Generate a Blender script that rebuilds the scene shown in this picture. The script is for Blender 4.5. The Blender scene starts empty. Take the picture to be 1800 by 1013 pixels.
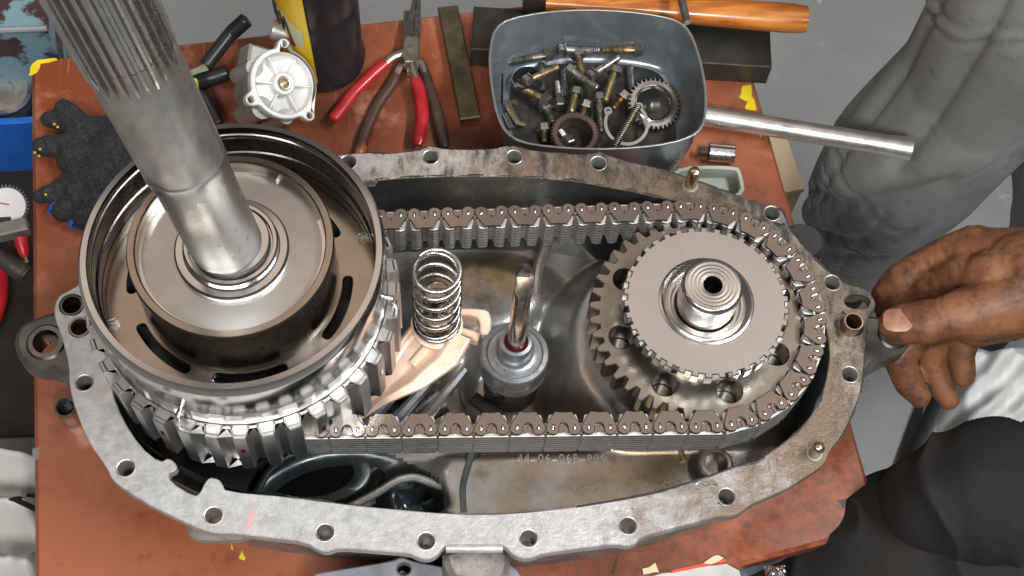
import bpy, math, random
from mathutils import Vector, Matrix, noise
from mathutils.geometry import tessellate_polygon
random.seed(7)
S = 0.01                      # modelling below is in centimetres; objects are linked in metres
sc = bpy.context.scene
COL = sc.collection
PI = math.pi

# ------------------------------------------------------------------ camera
CAM_R = Matrix(((0.99745141, 0.02601411, -0.0664376),
                (-0.05227421, 0.90019765, -0.43233274),
                (0.04856022, 0.43470387, 0.89926328)))
CAM_C = Vector((-4.98281972, -32.42495528, 77.44474615))
cam = bpy.data.cameras.new('Camera'); cam.lens = 50; cam.sensor_width = 36
cam.clip_start = 0.02; cam.clip_end = 30
co = bpy.data.objects.new('Camera', cam); COL.objects.link(co)
co.matrix_world = Matrix.Translation(CAM_C*S) @ CAM_R.to_4x4()
sc.camera = co

# ------------------------------------------------------------------ light
w = bpy.data.worlds.new('World'); sc.world = w; w.use_nodes = True
bg = w.node_tree.nodes['Background']; bg.inputs[0].default_value = (0.50, 0.46, 0.43, 1); bg.inputs[1].default_value = 0.18

def area(name, loc, aim, sx, sy, power, col):
    l = bpy.data.lights.new(name, 'AREA'); l.shape = 'RECTANGLE'; l.size = sx*S; l.size_y = sy*S
    l.energy = power; l.color = col
    o = bpy.data.objects.new(name, l); COL.objects.link(o); o.location = Vector(loc)*S
    o.rotation_euler = (Vector(aim)-Vector(loc)).to_track_quat('-Z', 'Y').to_euler()
area('ceiling_tube', (105, -25, 195), (15, 0, 0), 120, 16, 40, (0.95, 0.98, 1.0))
area('ceiling_tube', (-60, -115, 185), (0, -5, 0), 130, 22, 23, (1.0, 0.97, 0.93))
area('added_bounce', (5, 88, 225), (0, 0, 5), 330, 84, 6.8, (1.0, .82, .69))  # added brown panel for level metal to reflect, no lamp there
area('work_lamp', (4, -62, 96), (-4, -6, 8), 12, 12, 5.2, (1.0, 0.98, 0.95))
sc.view_settings.view_transform = 'Standard'; sc.view_settings.look = 'None'
sc.view_settings.exposure = 0.1; sc.view_settings.gamma = 1.0

# ------------------------------------------------------------------ helpers
def P(px, py, z):
    """photo pixel -> place in the scene (cm) at height z"""
    d = CAM_R @ Vector(((px-900)/2500.0, -(py-506.5)/2500.0, -1.0))
    return CAM_C + d*((z-CAM_C.z)/d.z)

def frame(o, zdir=(0, 0, 1), xdir=None):
    z = Vector(zdir).normalized()
    x = Vector(xdir) if xdir else (Vector((1, 0, 0)) if abs(z.x) < .9 else Vector((0, 1, 0)))
    y = z.cross(x).normalized(); x = y.cross(z)
    m = Matrix((x, y, z)).transposed().to_4x4(); m.translation = Vector(o); return m

def rnd_loop(pts, it=2):
    for _ in range(it):
        q = []
        for i, p in enumerate(pts):
            n = pts[(i+1) % len(pts)]
            q.append((p[0]*.75+n[0]*.25, p[1]*.75+n[1]*.25)); q.append((p[0]*.25+n[0]*.75, p[1]*.25+n[1]*.75))
        pts = q
    return pts

def circle(cx, cy, r, n=24, a0=0):
    return [(cx+r*math.cos(a0+2*PI*i/n), cy+r*math.sin(a0+2*PI*i/n)) for i in range(n)]

def s_area(l):
    return .5*sum(l[i][0]*l[(i+1) % len(l)][1]-l[(i+1) % len(l)][0]*l[i][1] for i in range(len(l)))

def inset(loop, d):
    """offset a loop to its left by d"""
    n = len(loop); out = []
    for i in range(n):
        p0, p1, p2 = Vector(loop[i-1]), Vector(loop[i]), Vector(loop[(i+1) % n])
        a = (p1-p0); b = (p2-p1)
        if a.length < 1e-9 or b.length < 1e-9: out.append(tuple(p1)); continue
        a.normalize(); b.normalize()
        na = Vector((-a.y, a.x)); nb = Vector((-b.y, b.x)); m = na+nb
        if m.length < 1e-6: out.append(tuple(p1+na*d)); continue
        m.normalize(); out.append(tuple(p1+m*(d/max(.45, m.dot(na)))))
    return out

class MB:
    def __init__(s): s.v = []; s.f = []
    def add(s, vs, fs, m=None):
        b = len(s.v)
        s.v += [tuple(m @ Vector(v)) for v in vs] if m else [tuple(v) for v in vs]
        s.f += [tuple(b+i for i in f) for f in fs]; return s
    def lathe(s, prof, n=48, m=None, closed=False, caps=(False, False), a0=0, a1=2*PI):
        full = abs(a1-a0-2*PI) < 1e-6; k = n if full else n+1
        vs = []; fs = []; L = len(prof)
        for i in range(k):
            a = a0+(a1-a0)*i/n
            for r, z in prof: vs.append((r*math.cos(a), r*math.sin(a), z))
        for i in range(n):
            j = (i+1) % k
            for q in range(L if closed else L-1):
                q2 = (q+1) % L; fs.append((i*L+q, j*L+q, j*L+q2, i*L+q2))
        if caps[0]: fs.append(tuple(i*L for i in range(k))[::-1])
        if caps[1]: fs.append(tuple(i*L+L-1 for i in range(k)))
        if closed and not full:
            fs.append(tuple(range(L))); fs.append(tuple((k-1)*L+q for q in range(L))[::-1])
        return s.add(vs, fs, m)
    def tube(s, path, rad, n=12, cap=True, up=None, sx=1.0, sy=1.0, closed=False):
        path = [Vector(p) for p in path]; K = len(path)
        if not hasattr(rad, '__len__'): rad = [rad]*K
        vs = []; fs = []; pn = None
        for i, p in enumerate(path):
            if closed: t = path[(i+1) % K]-path[i-1]
            else: t = path[min(i+1, K-1)]-path[max(i-1, 0)]
            t.normalize()
            if pn is None:
                u = Vector(up) if up else (Vector((0, 0, 1)) if abs(t.z) < .9 else Vector((1, 0, 0)))
                pn = (u-t*u.dot(t)).normalized()
            else: pn = (pn-t*pn.dot(t)).normalized()
            b = t.cross(pn)
            for k in range(n):
                a = 2*PI*k/n; vs.append(p+pn*(rad[i]*sy*math.sin(a))+b*(rad[i]*sx*math.cos(a)))
        for i in range(K if closed else K-1):
            i2 = (i+1) % K
            for k in range(n):
                k2 = (k+1) % n; fs.append((i*n+k, i*n+k2, i2*n+k2, i2*n+k))
        if cap and not closed: fs.append(tuple(range(n))[::-1]); fs.append(tuple((K-1)*n+k for k in range(n)))
        return s.add(vs, fs)
    def box(s, c, d, m=None, bev=0.0):
        x, y, z = (q/2 for q in d)
        return s.plate([[(-x, -y), (x, -y), (x, y), (-x, y)]], -z, z, bev, (m or Matrix()) @ Matrix.Translation(c))
    def plate(s, loops, z0, z1, bev=0.0, m=None, bot=True):
        loops = [list(l) for l in loops]
        for i, l in enumerate(loops):
            if (s_area(l) > 0) != (i == 0): l.reverse()
        top = [inset(l, bev) if bev else l for l in loops]
        vs = []; fs = []; offs = []
        for l, t in zip(loops, top):
            o = len(vs); n = len(l); offs.append(o)
            zb = z1-bev if bev else z1
            vs += [(x, y, z0) for x, y in l]; vs += [(x, y, zb) for x, y in l]
            if bev: vs += [(x, y, z1) for x, y in t]
            for i in range(n):
                j = (i+1) % n
                fs.append((o+i, o+j, o+n+j, o+n+i))
                if bev: fs.append((o+n+i, o+n+j, o+2*n+j, o+2*n+i))
        idx = []; 
        for l, o in zip(loops, offs):
            n = len(l); idx += [o+(2*n if bev else n)+i for i in range(n)]
        base = []
        for l, o in zip(loops, offs): base += [o+i for i in range(len(l))]
        tri = tessellate_polygon([[Vector((x, y, 0)) for x, y in t] for t in top])
        for a, b, c in tri:
            pa, pb, pc = (vs[idx[q]] for q in (a, b, c))
            if (pb[0]-pa[0])*(pc[1]-pa[1])-(pb[1]-pa[1])*(pc[0]-pa[0]) < 0: a, b = b, a
            fs.append((idx[a], idx[b], idx[c]))
            if bot: fs.append((base[b], base[a], base[c]))
        return s.add(vs, fs, m)
    def grid(s, nx, ny, fn):
        vs = [fn(i/nx, j/ny) for j in range(ny+1) for i in range(nx+1)]
        fs = [(j*(nx+1)+i, j*(nx+1)+i+1, (j+1)*(nx+1)+i+1, (j+1)*(nx+1)+i) for j in range(ny) for i in range(nx)]
        return s.add(vs, fs)
    def mesh(s, name, org=(0, 0, 0), angle=35):
        me = bpy.data.meshes.new(name); o = Vector(org)
        me.from_pydata([(Vector(v)-o)*S for v in s.v], [], s.f); me.update()
        me.validate()
        for p in me.polygons: p.use_smooth = True
        if angle < 180: me.set_sharp_from_angle(angle=math.radians(angle))
        return me
    def build(s, name, mat, parent=None, org=None, loc=None, angle=35):
        """world-space centimetres; child meshes are kept relative to their thing's origin"""
        if org is None: org = ORG.get(parent.name, (0, 0, 0)) if parent else (0, 0, 0)
        o = bpy.data.objects.new(name, s.mesh(name, org, angle)); COL.objects.link(o)
        o.data.materials.append(mat)
        if parent: o.parent = parent; ORG[o.name] = tuple(org)
        else: o.location = Vector(org)*S; ORG[o.name] = tuple(org)
        return o
ORG = {}

def tag(o, label=None, cat=None, group=None, kind=None):
    if label: o['label'] = label
    if cat: o['category'] = cat
    if group: o['group'] = group
    if kind: o['kind'] = kind
    return o

def thing(name, loc, label, cat, group=None):
    o = bpy.data.objects.new(name, None); COL.objects.link(o); o.location = Vector(loc)*S
    o.empty_display_size = .01; ORG[o.name] = tuple(loc); return tag(o, label, cat, group)

def inst(name, me, mat, parent, m):
    o = bpy.data.objects.new(name, me); COL.objects.link(o)
    if not me.materials: me.materials.append(mat)
    if parent: o.parent = parent
    mm = m.copy(); mm.translation = mm.translation*S
    if parent: mm.translation -= Vector(ORG[parent.name])*S
    o.matrix_local = mm; ORG[o.name] = (0, 0, 0); return o

# ------------------------------------------------------------------ materials
MATS = {}
def M(name, base, metal=0.0, rough=0.5, base2=None, ns=60., lo=.42, hi=.62, bump=0.0, bs=300., rvar=.12, stretch=(1, 1, 1), base3=None, ns3=400., lo3=.55, hi3=.7, coat=0., spec=.5, sss=0., detail=6, trans=0., bdist=.00025):
    if name in MATS: return MATS[name]
    m = bpy.data.materials.new(name); m.use_nodes = True; nt = m.node_tree; N = nt.nodes; L = nt.links
    p = N['Principled BSDF']; p.inputs['Metallic'].default_value = metal; p.inputs['Roughness'].default_value = rough
    p.inputs['Base Color'].default_value = (*base, 1); p.inputs['Coat Weight'].default_value = coat; p.inputs['Coat Roughness'].default_value = .12
    p.inputs['Specular IOR Level'].default_value = spec
    if trans: p.inputs['Transmission Weight'].default_value = trans
    if sss: p.inputs['Subsurface Weight'].default_value = sss; p.inputs['Subsurface Radius'].default_value = (.01, .004, .002); p.inputs['Subsurface Scale'].default_value = .4
    tc = N.new('ShaderNodeTexCoord'); mp = N.new('ShaderNodeMapping'); mp.inputs['Scale'].default_value = stretch
    L.new(tc.outputs['Object'], mp.inputs[0])
    def nz(scale, det=detail, rgh=.6):
        n = N.new('ShaderNodeTexNoise'); n.inputs['Scale'].default_value = scale; n.inputs['Detail'].default_value = det; n.inputs['Roughness'].default_value = rgh
        L.new(mp.outputs[0], n.inputs['Vector']); return n
    def ramp(src, a, b):
        r = N.new('ShaderNodeMapRange'); r.inputs[1].default_value = a; r.inputs[2].default_value = b; L.new(src, r.inputs[0]); return r.outputs[0]
    n1 = nz(ns); col = None
    if base2:
        mx = N.new('ShaderNodeMix'); mx.data_type = 'RGBA'; L.new(ramp(n1.outputs[0], lo, hi), mx.inputs[0])
        mx.inputs[6].default_value = (*base, 1); mx.inputs[7].default_value = (*base2, 1); col = mx.outputs[2]
        if base3:
            n3 = nz(ns3, 8, .7); m3 = N.new('ShaderNodeMix'); m3.data_type = 'RGBA'; L.new(ramp(n3.outputs[0], lo3, hi3), m3.inputs[0])
            L.new(col, m3.inputs[6]); m3.inputs[7].default_value = (*base3, 1); col = m3.outputs[2]
        L.new(col, p.inputs['Base Color'])
    if rvar:
        r = N.new('ShaderNodeMapRange'); r.inputs[1].default_value = .3; r.inputs[2].default_value = .7
        r.inputs[3].default_value = max(.03, rough-rvar); r.inputs[4].default_value = min(1, rough+rvar)
        n2 = nz(ns*2.3); L.new(n2.outputs[0], r.inputs[0]); L.new(r.outputs[0], p.inputs['Roughness'])
    if bump:
        nb = nz(bs, 5, .65); b = N.new('ShaderNodeBump'); b.inputs['Strength'].default_value = bump; b.inputs['Distance'].default_value = bdist
        L.new(nb.outputs[0], b.inputs['Height']); L.new(b.outputs[0], p.inputs['Normal'])
    MATS[name] = m; return m

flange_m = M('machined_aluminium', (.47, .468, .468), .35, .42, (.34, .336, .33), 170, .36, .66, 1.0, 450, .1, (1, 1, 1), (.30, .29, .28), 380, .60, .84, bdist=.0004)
def add_tint(mt, col, scale, axis, a, b, lo, hi, st=(1, 1, 1), rot=0.0):
    # tint mixed in by noise against a slow drift along an axis
    nt = mt.node_tree; N = nt.nodes; L = nt.links; p = N['Principled BSDF']; src = p.inputs['Base Color'].links[0].from_socket
    tc = N.new('ShaderNodeTexCoord'); n = N.new('ShaderNodeTexNoise'); n.inputs['Scale'].default_value = scale; n.inputs['Detail'].default_value = 9; n.inputs['Roughness'].default_value = .72
    sm_ = N.new('ShaderNodeMapping'); sm_.inputs['Scale'].default_value = st; sm_.inputs['Rotation'].default_value = (0, 0, rot); L.new(tc.outputs['Object'], sm_.inputs[0])
    L.new(sm_.outputs[0], n.inputs['Vector'])
    dt = N.new('ShaderNodeVectorMath'); dt.operation = 'DOT_PRODUCT'; L.new(tc.outputs['Object'], dt.inputs[0]); dt.inputs[1].default_value = axis
    r = N.new('ShaderNodeMapRange'); r.inputs[1].default_value = a; r.inputs[2].default_value = b; r.inputs[3].default_value = -.22; r.inputs[4].default_value = .14; L.new(dt.outputs['Value'], r.inputs[0])
    ad = N.new('ShaderNodeMath'); L.new(n.outputs[0], ad.inputs[0]); L.new(r.outputs[0], ad.inputs[1])
    r2 = N.new('ShaderNodeMapRange'); r2.inputs[1].default_value = lo; r2.inputs[2].default_value = hi; L.new(ad.outputs[0], r2.inputs[0])
    mx = N.new('ShaderNodeMix'); mx.data_type = 'RGBA'; L.new(r2.outputs[0], mx.inputs[0]); L.new(src, mx.inputs[6]); mx.inputs[7].default_value = (*col, 1); L.new(mx.outputs[2], p.inputs['Base Color'])
add_tint(flange_m, (.50, .44, .39), 40, (.45, .9, 0), -.07, .10, .30, .66)
add_tint(flange_m, (.16, .14, .12), 420, (.75, .65, 0), -.16, .15, .50, .90, (1, .3, 1), .9)
add_tint(flange_m, (.17, .15, .13), 420, (.75, .65, 0), -.12, .17, .50, .90, (1, .3, 1), -.6)
add_tint(flange_m, (.16, .115, .078), 26, (.85, .5, 0), -.03, .12, .38, .62)
add_tint(flange_m, (.05, .045, .04), 160, (.6, .8, 0), -.1, .16, .53, .70, (1, .4, 1), .3)
dirty_m = M('dirty_cast_aluminium', (.30, .28, .25), .5, .5, (.16, .14, .12), 60, .4, .65, .7, 500, .12, (1, 1, 1), (.08, .07, .06), 300, .55, .7)
lug_m = M('oily_cast_iron', (.09, .09, .075), .6, .42, (.16, .15, .12), 90, .4, .7, .6, 500)
cav_m = M('oily_cast_aluminium', (.40, .405, .40), .75, .34, (.27, .19, .11), 13, .44, .66, .4, 500, .1, (1, 1, 1), (.05, .047, .043), 18, .58, .74, bdist=.0003)
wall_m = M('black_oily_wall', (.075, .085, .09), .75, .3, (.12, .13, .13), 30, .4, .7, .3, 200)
steel_m = M('polished_steel', (.58, .565, .54), 1, .17, (.52, .50, .47), 40, .4, .7, .02, 500, .03)
bright_m = M('turned_steel', (.70, .68, .65), 1, .24, (.60, .57, .54), 40, .4, .7, .06, 600, .05)
warm_m = M('straw_tinted_steel', (.38, .33, .275), 1, .18, (.31, .265, .215), 35, .4, .7, .02, 400, .03)
plate_m = M('tone_plate_steel', (.56, .565, .57), 1, .19, (.52, .52, .52), 30, .35, .7, .02, 900, .02)
darksteel_m = M('dark_oiled_steel', (.22, .21, .20), 1, .28, (.14, .135, .13), 60, .4, .7, .1, 400)
drumside_m = M('pressed_steel', (.56, .555, .55), 1, .38, (.50, .495, .49), 50, .4, .7, .0, 500, .03)
chain_m = M('chain_plate_steel', (.32, .285, .255), 1, .20, (.27, .24, .215), 50, .35, .75, .02, 700, .03)
lam_m = M('chain_lamina_steel', (.66, .65, .63), .85, .50, (.56, .55, .53), 60, .4, .7)
def add_lamina(mt, scale):
    # the edges of the stacked plates: fine relief lines across the chain
    nt = mt.node_tree; N = nt.nodes; L = nt.links; p = N['Principled BSDF']; src = p.inputs['Base Color'].links[0].from_socket
    tc = N.new('ShaderNodeTexCoord'); wv = N.new('ShaderNodeTexWave'); wv.wave_type = 'BANDS'; wv.bands_direction = 'Z'; wv.inputs['Scale'].default_value = scale; wv.inputs['Distortion'].default_value = .4
    L.new(tc.outputs['Object'], wv.inputs['Vector'])
    b = N.new('ShaderNodeBump'); b.inputs['Strength'].default_value = .7; b.inputs['Distance'].default_value = .0004; L.new(wv.outputs['Fac'], b.inputs['Height']); L.new(b.outputs[0], p.inputs['Normal'])
    r = N.new('ShaderNodeMapRange'); r.inputs[1].default_value = .0; r.inputs[2].default_value = .3; L.new(wv.outputs['Fac'], r.inputs[0])
    mx = N.new('ShaderNodeMix'); mx.data_type = 'RGBA'; L.new(r.outputs[0], mx.inputs[0]); mx.inputs[6].default_value = (.20, .19, .18, 1); L.new(src, mx.inputs[7]); L.new(mx.outputs[2], p.inputs['Base Color'])
add_lamina(lam_m, 105)
pin_m = M('chain_pin_steel', (.85, .80, .74), 1, .16, rvar=.04)
gear_m = M('oil_browned_gear_steel', (.31, .285, .24), 1, .30, (.26, .235, .195), 60, .4, .7, .03, 500, .03, (1, 1, 1), (.12, .095, .07), 120, .66, .70)
shaft_m = M('raw_forged_shaft', (.60, .59, .55), .9, .36, (.34, .335, .31), 45, .38, .62, .5, 400, .12, (1, 1, .5), (.50, .40, .28), 28, .52, .70)
fork_m = M('pale_bronze', (.88, .66, .52), .25, .36, (.74, .50, .36), 60, .4, .7, .8, 420, .1, (1, 1, 1), (.45, .26, .16), 140, .66, .78)
grey_m = M('grey_sintered_metal', (.33, .345, .36), .8, .30, (.25, .26, .275), 40, .4, .7, .08, 400)
black_m = M('black_plastic', (.018, .018, .02), 0, .34, rvar=.1, bump=.05)
hole_m = M('hole_shadow_steel', (.16, .155, .15), 1, .3, (.08, .08, .08), 120)
zinc_m = M('zinc_steel', (.66, .66, .65), 1, .22, (.5, .5, .48), 80, .4, .7, .1, 500)
brass_m = M('yellow_zinc', (.34, .26, .13), .85, .42, (.12, .09, .05), 150, .4, .65, .3, 900)
dirtbolt_m = M('grimy_bolt_steel', (.24, .23, .20), .85, .38, (.09, .085, .08), 160, .4, .65, .3, 900)
rust_m = M('rusty_brown_steel', (.11, .07, .05), .5, .5, (.06, .04, .03), 120, .4, .7, .3, 600)
table_m = M('red_oxide_paint', (.31, .100, .050), 0, .30, (.19, .044, .016), 10, .38, .60, .3, 160, .14, (1, 1, 1), (.07, .025, .015), 11, .50, .74)
add_tint(table_m, (.44, .20, .13), 16, (-.3, .8, 0), -.2, .3, .58, .76)
add_tint(table_m, (.40, .20, .14), 300, (-.3, .8, 0), -.4, .4, .62, .80, (1, .04, 1), .9)
add_tint(table_m, (.05, .022, .014), 110, (.6, -.5, 0), -.25, .3, .50, .80)
edge_m = M('worn_grey_paint', (.24, .27, .33), .2, .45, (.32, .10, .05), 40, .45, .6, .1)
yellow_m = M('yellow_paint', (.80, .62, .01), 0, .45, (.62, .45, .01), 40, bump=.1)
floor_m = M('grey_concrete', (.30, .30, .295), 0, .6, (.20, .20, .195), 5, .35, .7, .5, 150, .1, (1, 1, 1), (.46, .46, .45), 38, .64, .70)
add_tint(floor_m, (.09, .088, .085), 22, (0, 0, 0), -1, 1, .60, .72)
mat_m = M('dark_oily_mat', (.030, .022, .018), 0, .5, (.018, .014, .012), 20, bump=.2)
blue_m = M('blue_plastic', (.012, .13, .60), 0, .35, (.02, .16, .62), 20)
teal_m = M('flaking_teal_paint', (.22, .36, .40), 0, .5, (.07, .035, .035), 28, .47, .53, .4, 100)
white_m = M('white_cloth', (.80, .79, .77), 0, .8, (.62, .59, .54), 9, .5, .75, .2, 400)
glove_m = M('black_knit', (.010, .010, .012), 0, .9, (.030, .030, .034), 500, .4, .62, 1.0, 800, 0, (1, 1, 1), bdist=.0008)
bluecuff_m = M('blue_knit', (.02, .09, .45), 0, .9, bump=1.0, bs=900, rvar=0)
alu_m = M('white_cast_aluminium', (.80, .80, .77), .3, .45, (.66, .66, .63), 60, .4, .7, .2, 500)
alu2_m = M('grey_cast_aluminium', (.40, .40, .36), .5, .5, (.26, .26, .23), 60, .4, .7, .4, 400)
red_m = M('red_dipped_grip', (.42, .018, .022), 0, .32, (.30, .01, .015), 60, coat=.3)
orange_m = M('orange_grip', (.62, .15, .02), 0, .4, (.12, .045, .02), 40, .4, .6)
brown_m = M('oil_blackened_grip', (.07, .035, .022), 0, .4, (.03, .02, .015), 40)
jaw_m = M('plier_jaw_steel', (.38, .33, .28), .9, .38, (.27, .23, .19), 80, bump=.15)
olive_m = M('olive_steel_bar', (.17, .14, .085), .8, .42, (.10, .085, .05), 70, bump=.3)
beam_m = M('black_mill_scale', (.035, .034, .030), .5, .4, (.06, .055, .045), 40, .4, .7, .2)
tray_m = M('oily_grey_tin', (.27, .30, .33), .6, .24, (.18, .20, .215), 16, .4, .7, .05, 300, .08)
wood_m = M('varnished_wood', (.60, .22, .035), 0, .3, (.36, .095, .014), 110, .40, .60, .06, 300, .08, (.10, 1, 1), (.12, .025, .008), 330, .58, .68, coat=.4)
card_m = M('beige_card', (.62, .50, .33), 0, .8, (.55, .43, .28), 10)
pgreen_m = M('pale_green_plastic', (.40, .43, .36), 0, .4, (.33, .36, .30), 20)
skin_m = M('dark_skin', (.21, .090, .042), 0, .5, (.12, .046, .022), 45, .38, .62, .6, 420, .08, (1, 1, 1), (.04, .02, .013), 90, .52, .74, sss=.04, bdist=.0004, spec=.35)
nail_m = M('thumb_nail', (.32, .155, .095), 0, .35, (.22, .10, .06), 110)
trouser_m = M('grey_work_trousers', (.27, .275, .27), 0, .7, (.19, .195, .19), 14, .4, .7, .22, 26, 0, (1, .6, .8), (.07, .07, .07), 24, .58, .75, bdist=.006)
dtrouser_m = M('black_work_trousers', (.003, .0028, .003), 0, .85, (.009, .0065, .005), 14, .4, .7, .3, 20, 0, (1, .5, 1), bdist=.009)
gasket_m = M('gasketed_casting', (.32, .34, .37), .5, .5, (.22, .235, .26), 60, .4, .7, .4, 700)
ink_m = M('black_ink', (.03, .03, .032), 0, .6, rvar=0)
redink_m = M('red_ink', (.55, .06, .02), 0, .5, rvar=0)
label_m = M('yellow_label', (.80, .55, .02), 0, .35, (.75, .30, .01), 18, .4, .62)
paleink_m = M('pale_label_print', (.55, .55, .42), 0, .4, (.75, .60, .15), 30)
oil_m = M('dark_red_oil', (.06, .006, .008), 0, .06, rvar=0, coat=.6)
hose_m = M('grey_rubber_hose', (.07, .066, .06), 0, .5, (.045, .043, .04), 40)
wire_m = M('green_grey_wire', (.30, .32, .20), 0, .5)
pale_m = M('gauge_face_white', (.85, .85, .86), 0, .5, rvar=0)
redplastic_m = M('red_plastic', (.62, .02, .03), 0, .35)

def add_rings(mt, scale, strength):
    # lathe marks left by turning, centred on the part's axis
    nt = mt.node_tree; N = nt.nodes; L = nt.links; p = N['Principled BSDF']
    tc = N.new('ShaderNodeTexCoord'); wv = N.new('ShaderNodeTexWave'); wv.wave_type = 'RINGS'; wv.rings_direction = 'Z'; wv.inputs['Scale'].default_value = scale; wv.inputs['Distortion'].default_value = 1.5; wv.inputs['Detail Scale'].default_value = 40
    L.new(tc.outputs['Object'], wv.inputs['Vector']); b = N.new('ShaderNodeBump'); b.inputs['Strength'].default_value = strength; b.inputs['Distance'].default_value = .0002
    L.new(wv.outputs['Fac'], b.inputs['Height']); L.new(b.outputs[0], p.inputs['Normal'])
add_rings(plate_m, 230, .035)
# ================================================================== setting
fl = MB(); fl.grid(2, 2, lambda u, v: (-400+800*u, -400+800*v, -45))
tag(fl.build('floor', floor_m), 'grey concrete workshop floor', 'floor', kind='structure')

# workbench: red painted top with folded edge, apron and four legs
TL, TR, BR, BLc = Vector((-29.4, 22.0)), Vector((16.6, 27.6)), Vector((20.95, -10.9)), Vector((-25.2, -21.0))
bench = thing('workbench', (-4, 3, -45), 'red painted steel workbench top carrying the open gearbox half', 'workbench')
def rcorner(pts, r, n=5):
    out = []
    for i, p in enumerate(pts):
        a = (Vector(pts[i-1])-p).normalized(); b = (Vector(pts[(i+1) % len(pts)])-p).normalized()
        s0 = p+a*r; s1 = p+b*r
        for k in range(n+1):
            t = k/n; out.append(tuple(s0*(1-t)**2+p*2*t*(1-t)+s1*t*t))
    return out
top = rcorner([TL, BLc, BR, TR], 1.3)
MB().plate([top], -1.2, 0, .25).build('table_top', table_m, bench)
MB().plate([inset(top, .35), inset(top, 1.6)], -6, -1.2, 0).build('apron', edge_m, bench)
for c in (TL, TR, BR, BLc):
    q = c+(Vector((-4, 3))-c).normalized()*3.2
    MB().box((q.x, q.y, -23.2), (3, 3, 43.6), bev=.2).build('leg', edge_m, bench)
def ragged(pts, amp=.12, seg=.35, seed=0):
    out = []
    for i in range(len(pts)):
        a, b = Vector(pts[i]), Vector(pts[(i+1) % len(pts)]); n = max(1, int((b-a).length/seg))
        for k in range(n):
            q = a.lerp(b, k/n); out.append((q.x+amp*noise.noise((q.x*3, q.y*3, seed)), q.y+amp*noise.noise((q.x*3, q.y*3, seed+9))))
    return out
def paint(pxs, mat, name, z=.012, amp=.15, seed=0):
    return MB().plate([ragged([P(x, y, 0).xy for x, y in pxs], amp, .25, seed)], .002, z).build(name, mat, bench)
SCUFF = M('scuffed_paint', (.46, .24, .17), 0, .5, (.36, .14, .09), 60)
paint([(52, 133), (54, 115), (66, 106), (100, 102), (100, 106), (72, 112), (66, 128)], yellow_m, 'yellow_paint', seed=1)
paint([(1304, 151), (1318, 149), (1330, 194), (1310, 194), (1314, 180), (1300, 172)], yellow_m, 'yellow_paint', seed=2)
paint([(1334, 230), (1338, 232), (1340, 243), (1335, 240)], yellow_m, 'yellow_paint', seed=3)
paint([(406, 958), (411, 955), (412, 962), (408, 966), (405, 964)], yellow_m, 'yellow_paint', amp=.3, seed=4)
paint([(424, 972), (428, 975), (429, 982), (426, 985), (424, 980)], yellow_m, 'yellow_paint', amp=.3, seed=5)
paint([(57, 790), (70, 786), (68, 806), (58, 812)], edge_m, 'worn_patch', amp=.2, seed=6)
paint([(1322, 488-95), (1338, 388), (1336, 398), (1326, 400)], beam_m, 'oil_spot', amp=.2, seed=10)
paint([(1475, 880), (1490, 876), (1492, 892), (1478, 896)], beam_m, 'oil_spot', amp=.2, seed=11)
paint([(1515, 858), (1530, 854), (1533, 866), (1518, 870)], SCUFF, 'worn_patch', amp=.2, seed=12)
paint([(1526, 878), (1536, 876), (1545, 900), (1538, 925), (1534, 900)], SCUFF, 'worn_patch', amp=.25, seed=13)
paint([(1072, 1010), (1078, 992), (1086, 976), (1084, 990), (1078, 1008)], beam_m, 'oil_spot', amp=.1, seed=14)

# ================================================================== gearbox housing
F = 9.0
outer_px = [(600, 272), (640, 268), (690, 270), (725, 265), (738, 259), (757, 256), (776, 259), (795, 263), (868, 262), (884, 257), (904, 255), (922, 259), (936, 265),
 (1025, 272), (1038, 268), (1054, 267), (1070, 274), (1100, 283), (1160, 296), (1230, 319), (1290, 341), (1338, 359), (1360, 360), (1378, 370), (1387, 388), (1392, 406), (1420, 440),
 (1440, 465), (1460, 480), (1488, 500), (1512, 504), (1528, 513), (1540, 530), (1537, 547), (1525, 560), (1524, 580), (1521, 620), (1518, 655), (1513, 690), (1500, 726), (1480, 769),
 (1458, 794), (1451, 815), (1434, 828), (1381, 861), (1319, 887), (1304, 902), (1283, 909), (1262, 908), (1202, 924), (1127, 944), (1118, 956), (1103, 961), (1084, 956), (1020, 964),
 (954, 973), (936, 981), (917, 982), (900, 974), (890, 962), (878, 957), (784, 958), (775, 968), (766, 979), (750, 984), (733, 980), (721, 973), (660, 968), (594, 963), (580, 970), (563, 969), (538, 953),
 (470, 945), (412, 938), (381, 938), (358, 933), (322, 917), (258, 886), (215, 858), (196, 842), (189, 824), (154, 775), (133, 722), (122, 682), (121, 640), (108, 590), (96, 560), (95, 536), (104, 519), (120, 511),
 (140, 500), (160, 450), (195, 400), (250, 352), (340, 312), (460, 290), (540, 280)]
inner_px = [(640, 320), (690, 313), (760, 310), (860, 309), (940, 312), (1010, 318), (1060, 327), (1115, 337), (1180, 352), (1250, 368), (1310, 392), (1365, 425), (1405, 465), (1435, 515), (1452, 570),
 (1459, 617), (1455, 656), (1445, 693), (1430, 724), (1405, 757), (1372, 783), (1342, 803), (1329, 814), (1296, 818), (1250, 836), (1165, 864), (1097, 878), (1013, 891), (893, 904), (795, 904),
 (659, 892), (619, 888), (504, 873), (396, 864), (391, 851), (384, 842), (368, 839), (360, 848), (352, 866), (342, 873), (300, 848), (296, 832), (308, 828), (312, 818), (297, 804), (281, 813), (247, 786), (215, 736), (197, 690),
 (192, 650), (190, 610), (198, 550), (220, 490), (270, 425), (340, 375), (450, 338), (560, 324)]
HO = (-3.0, -1.6, 0)
case = thing('gearbox_housing', HO, 'open oval aluminium gearbox housing half holding chain and gears', 'gearbox housing')
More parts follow.
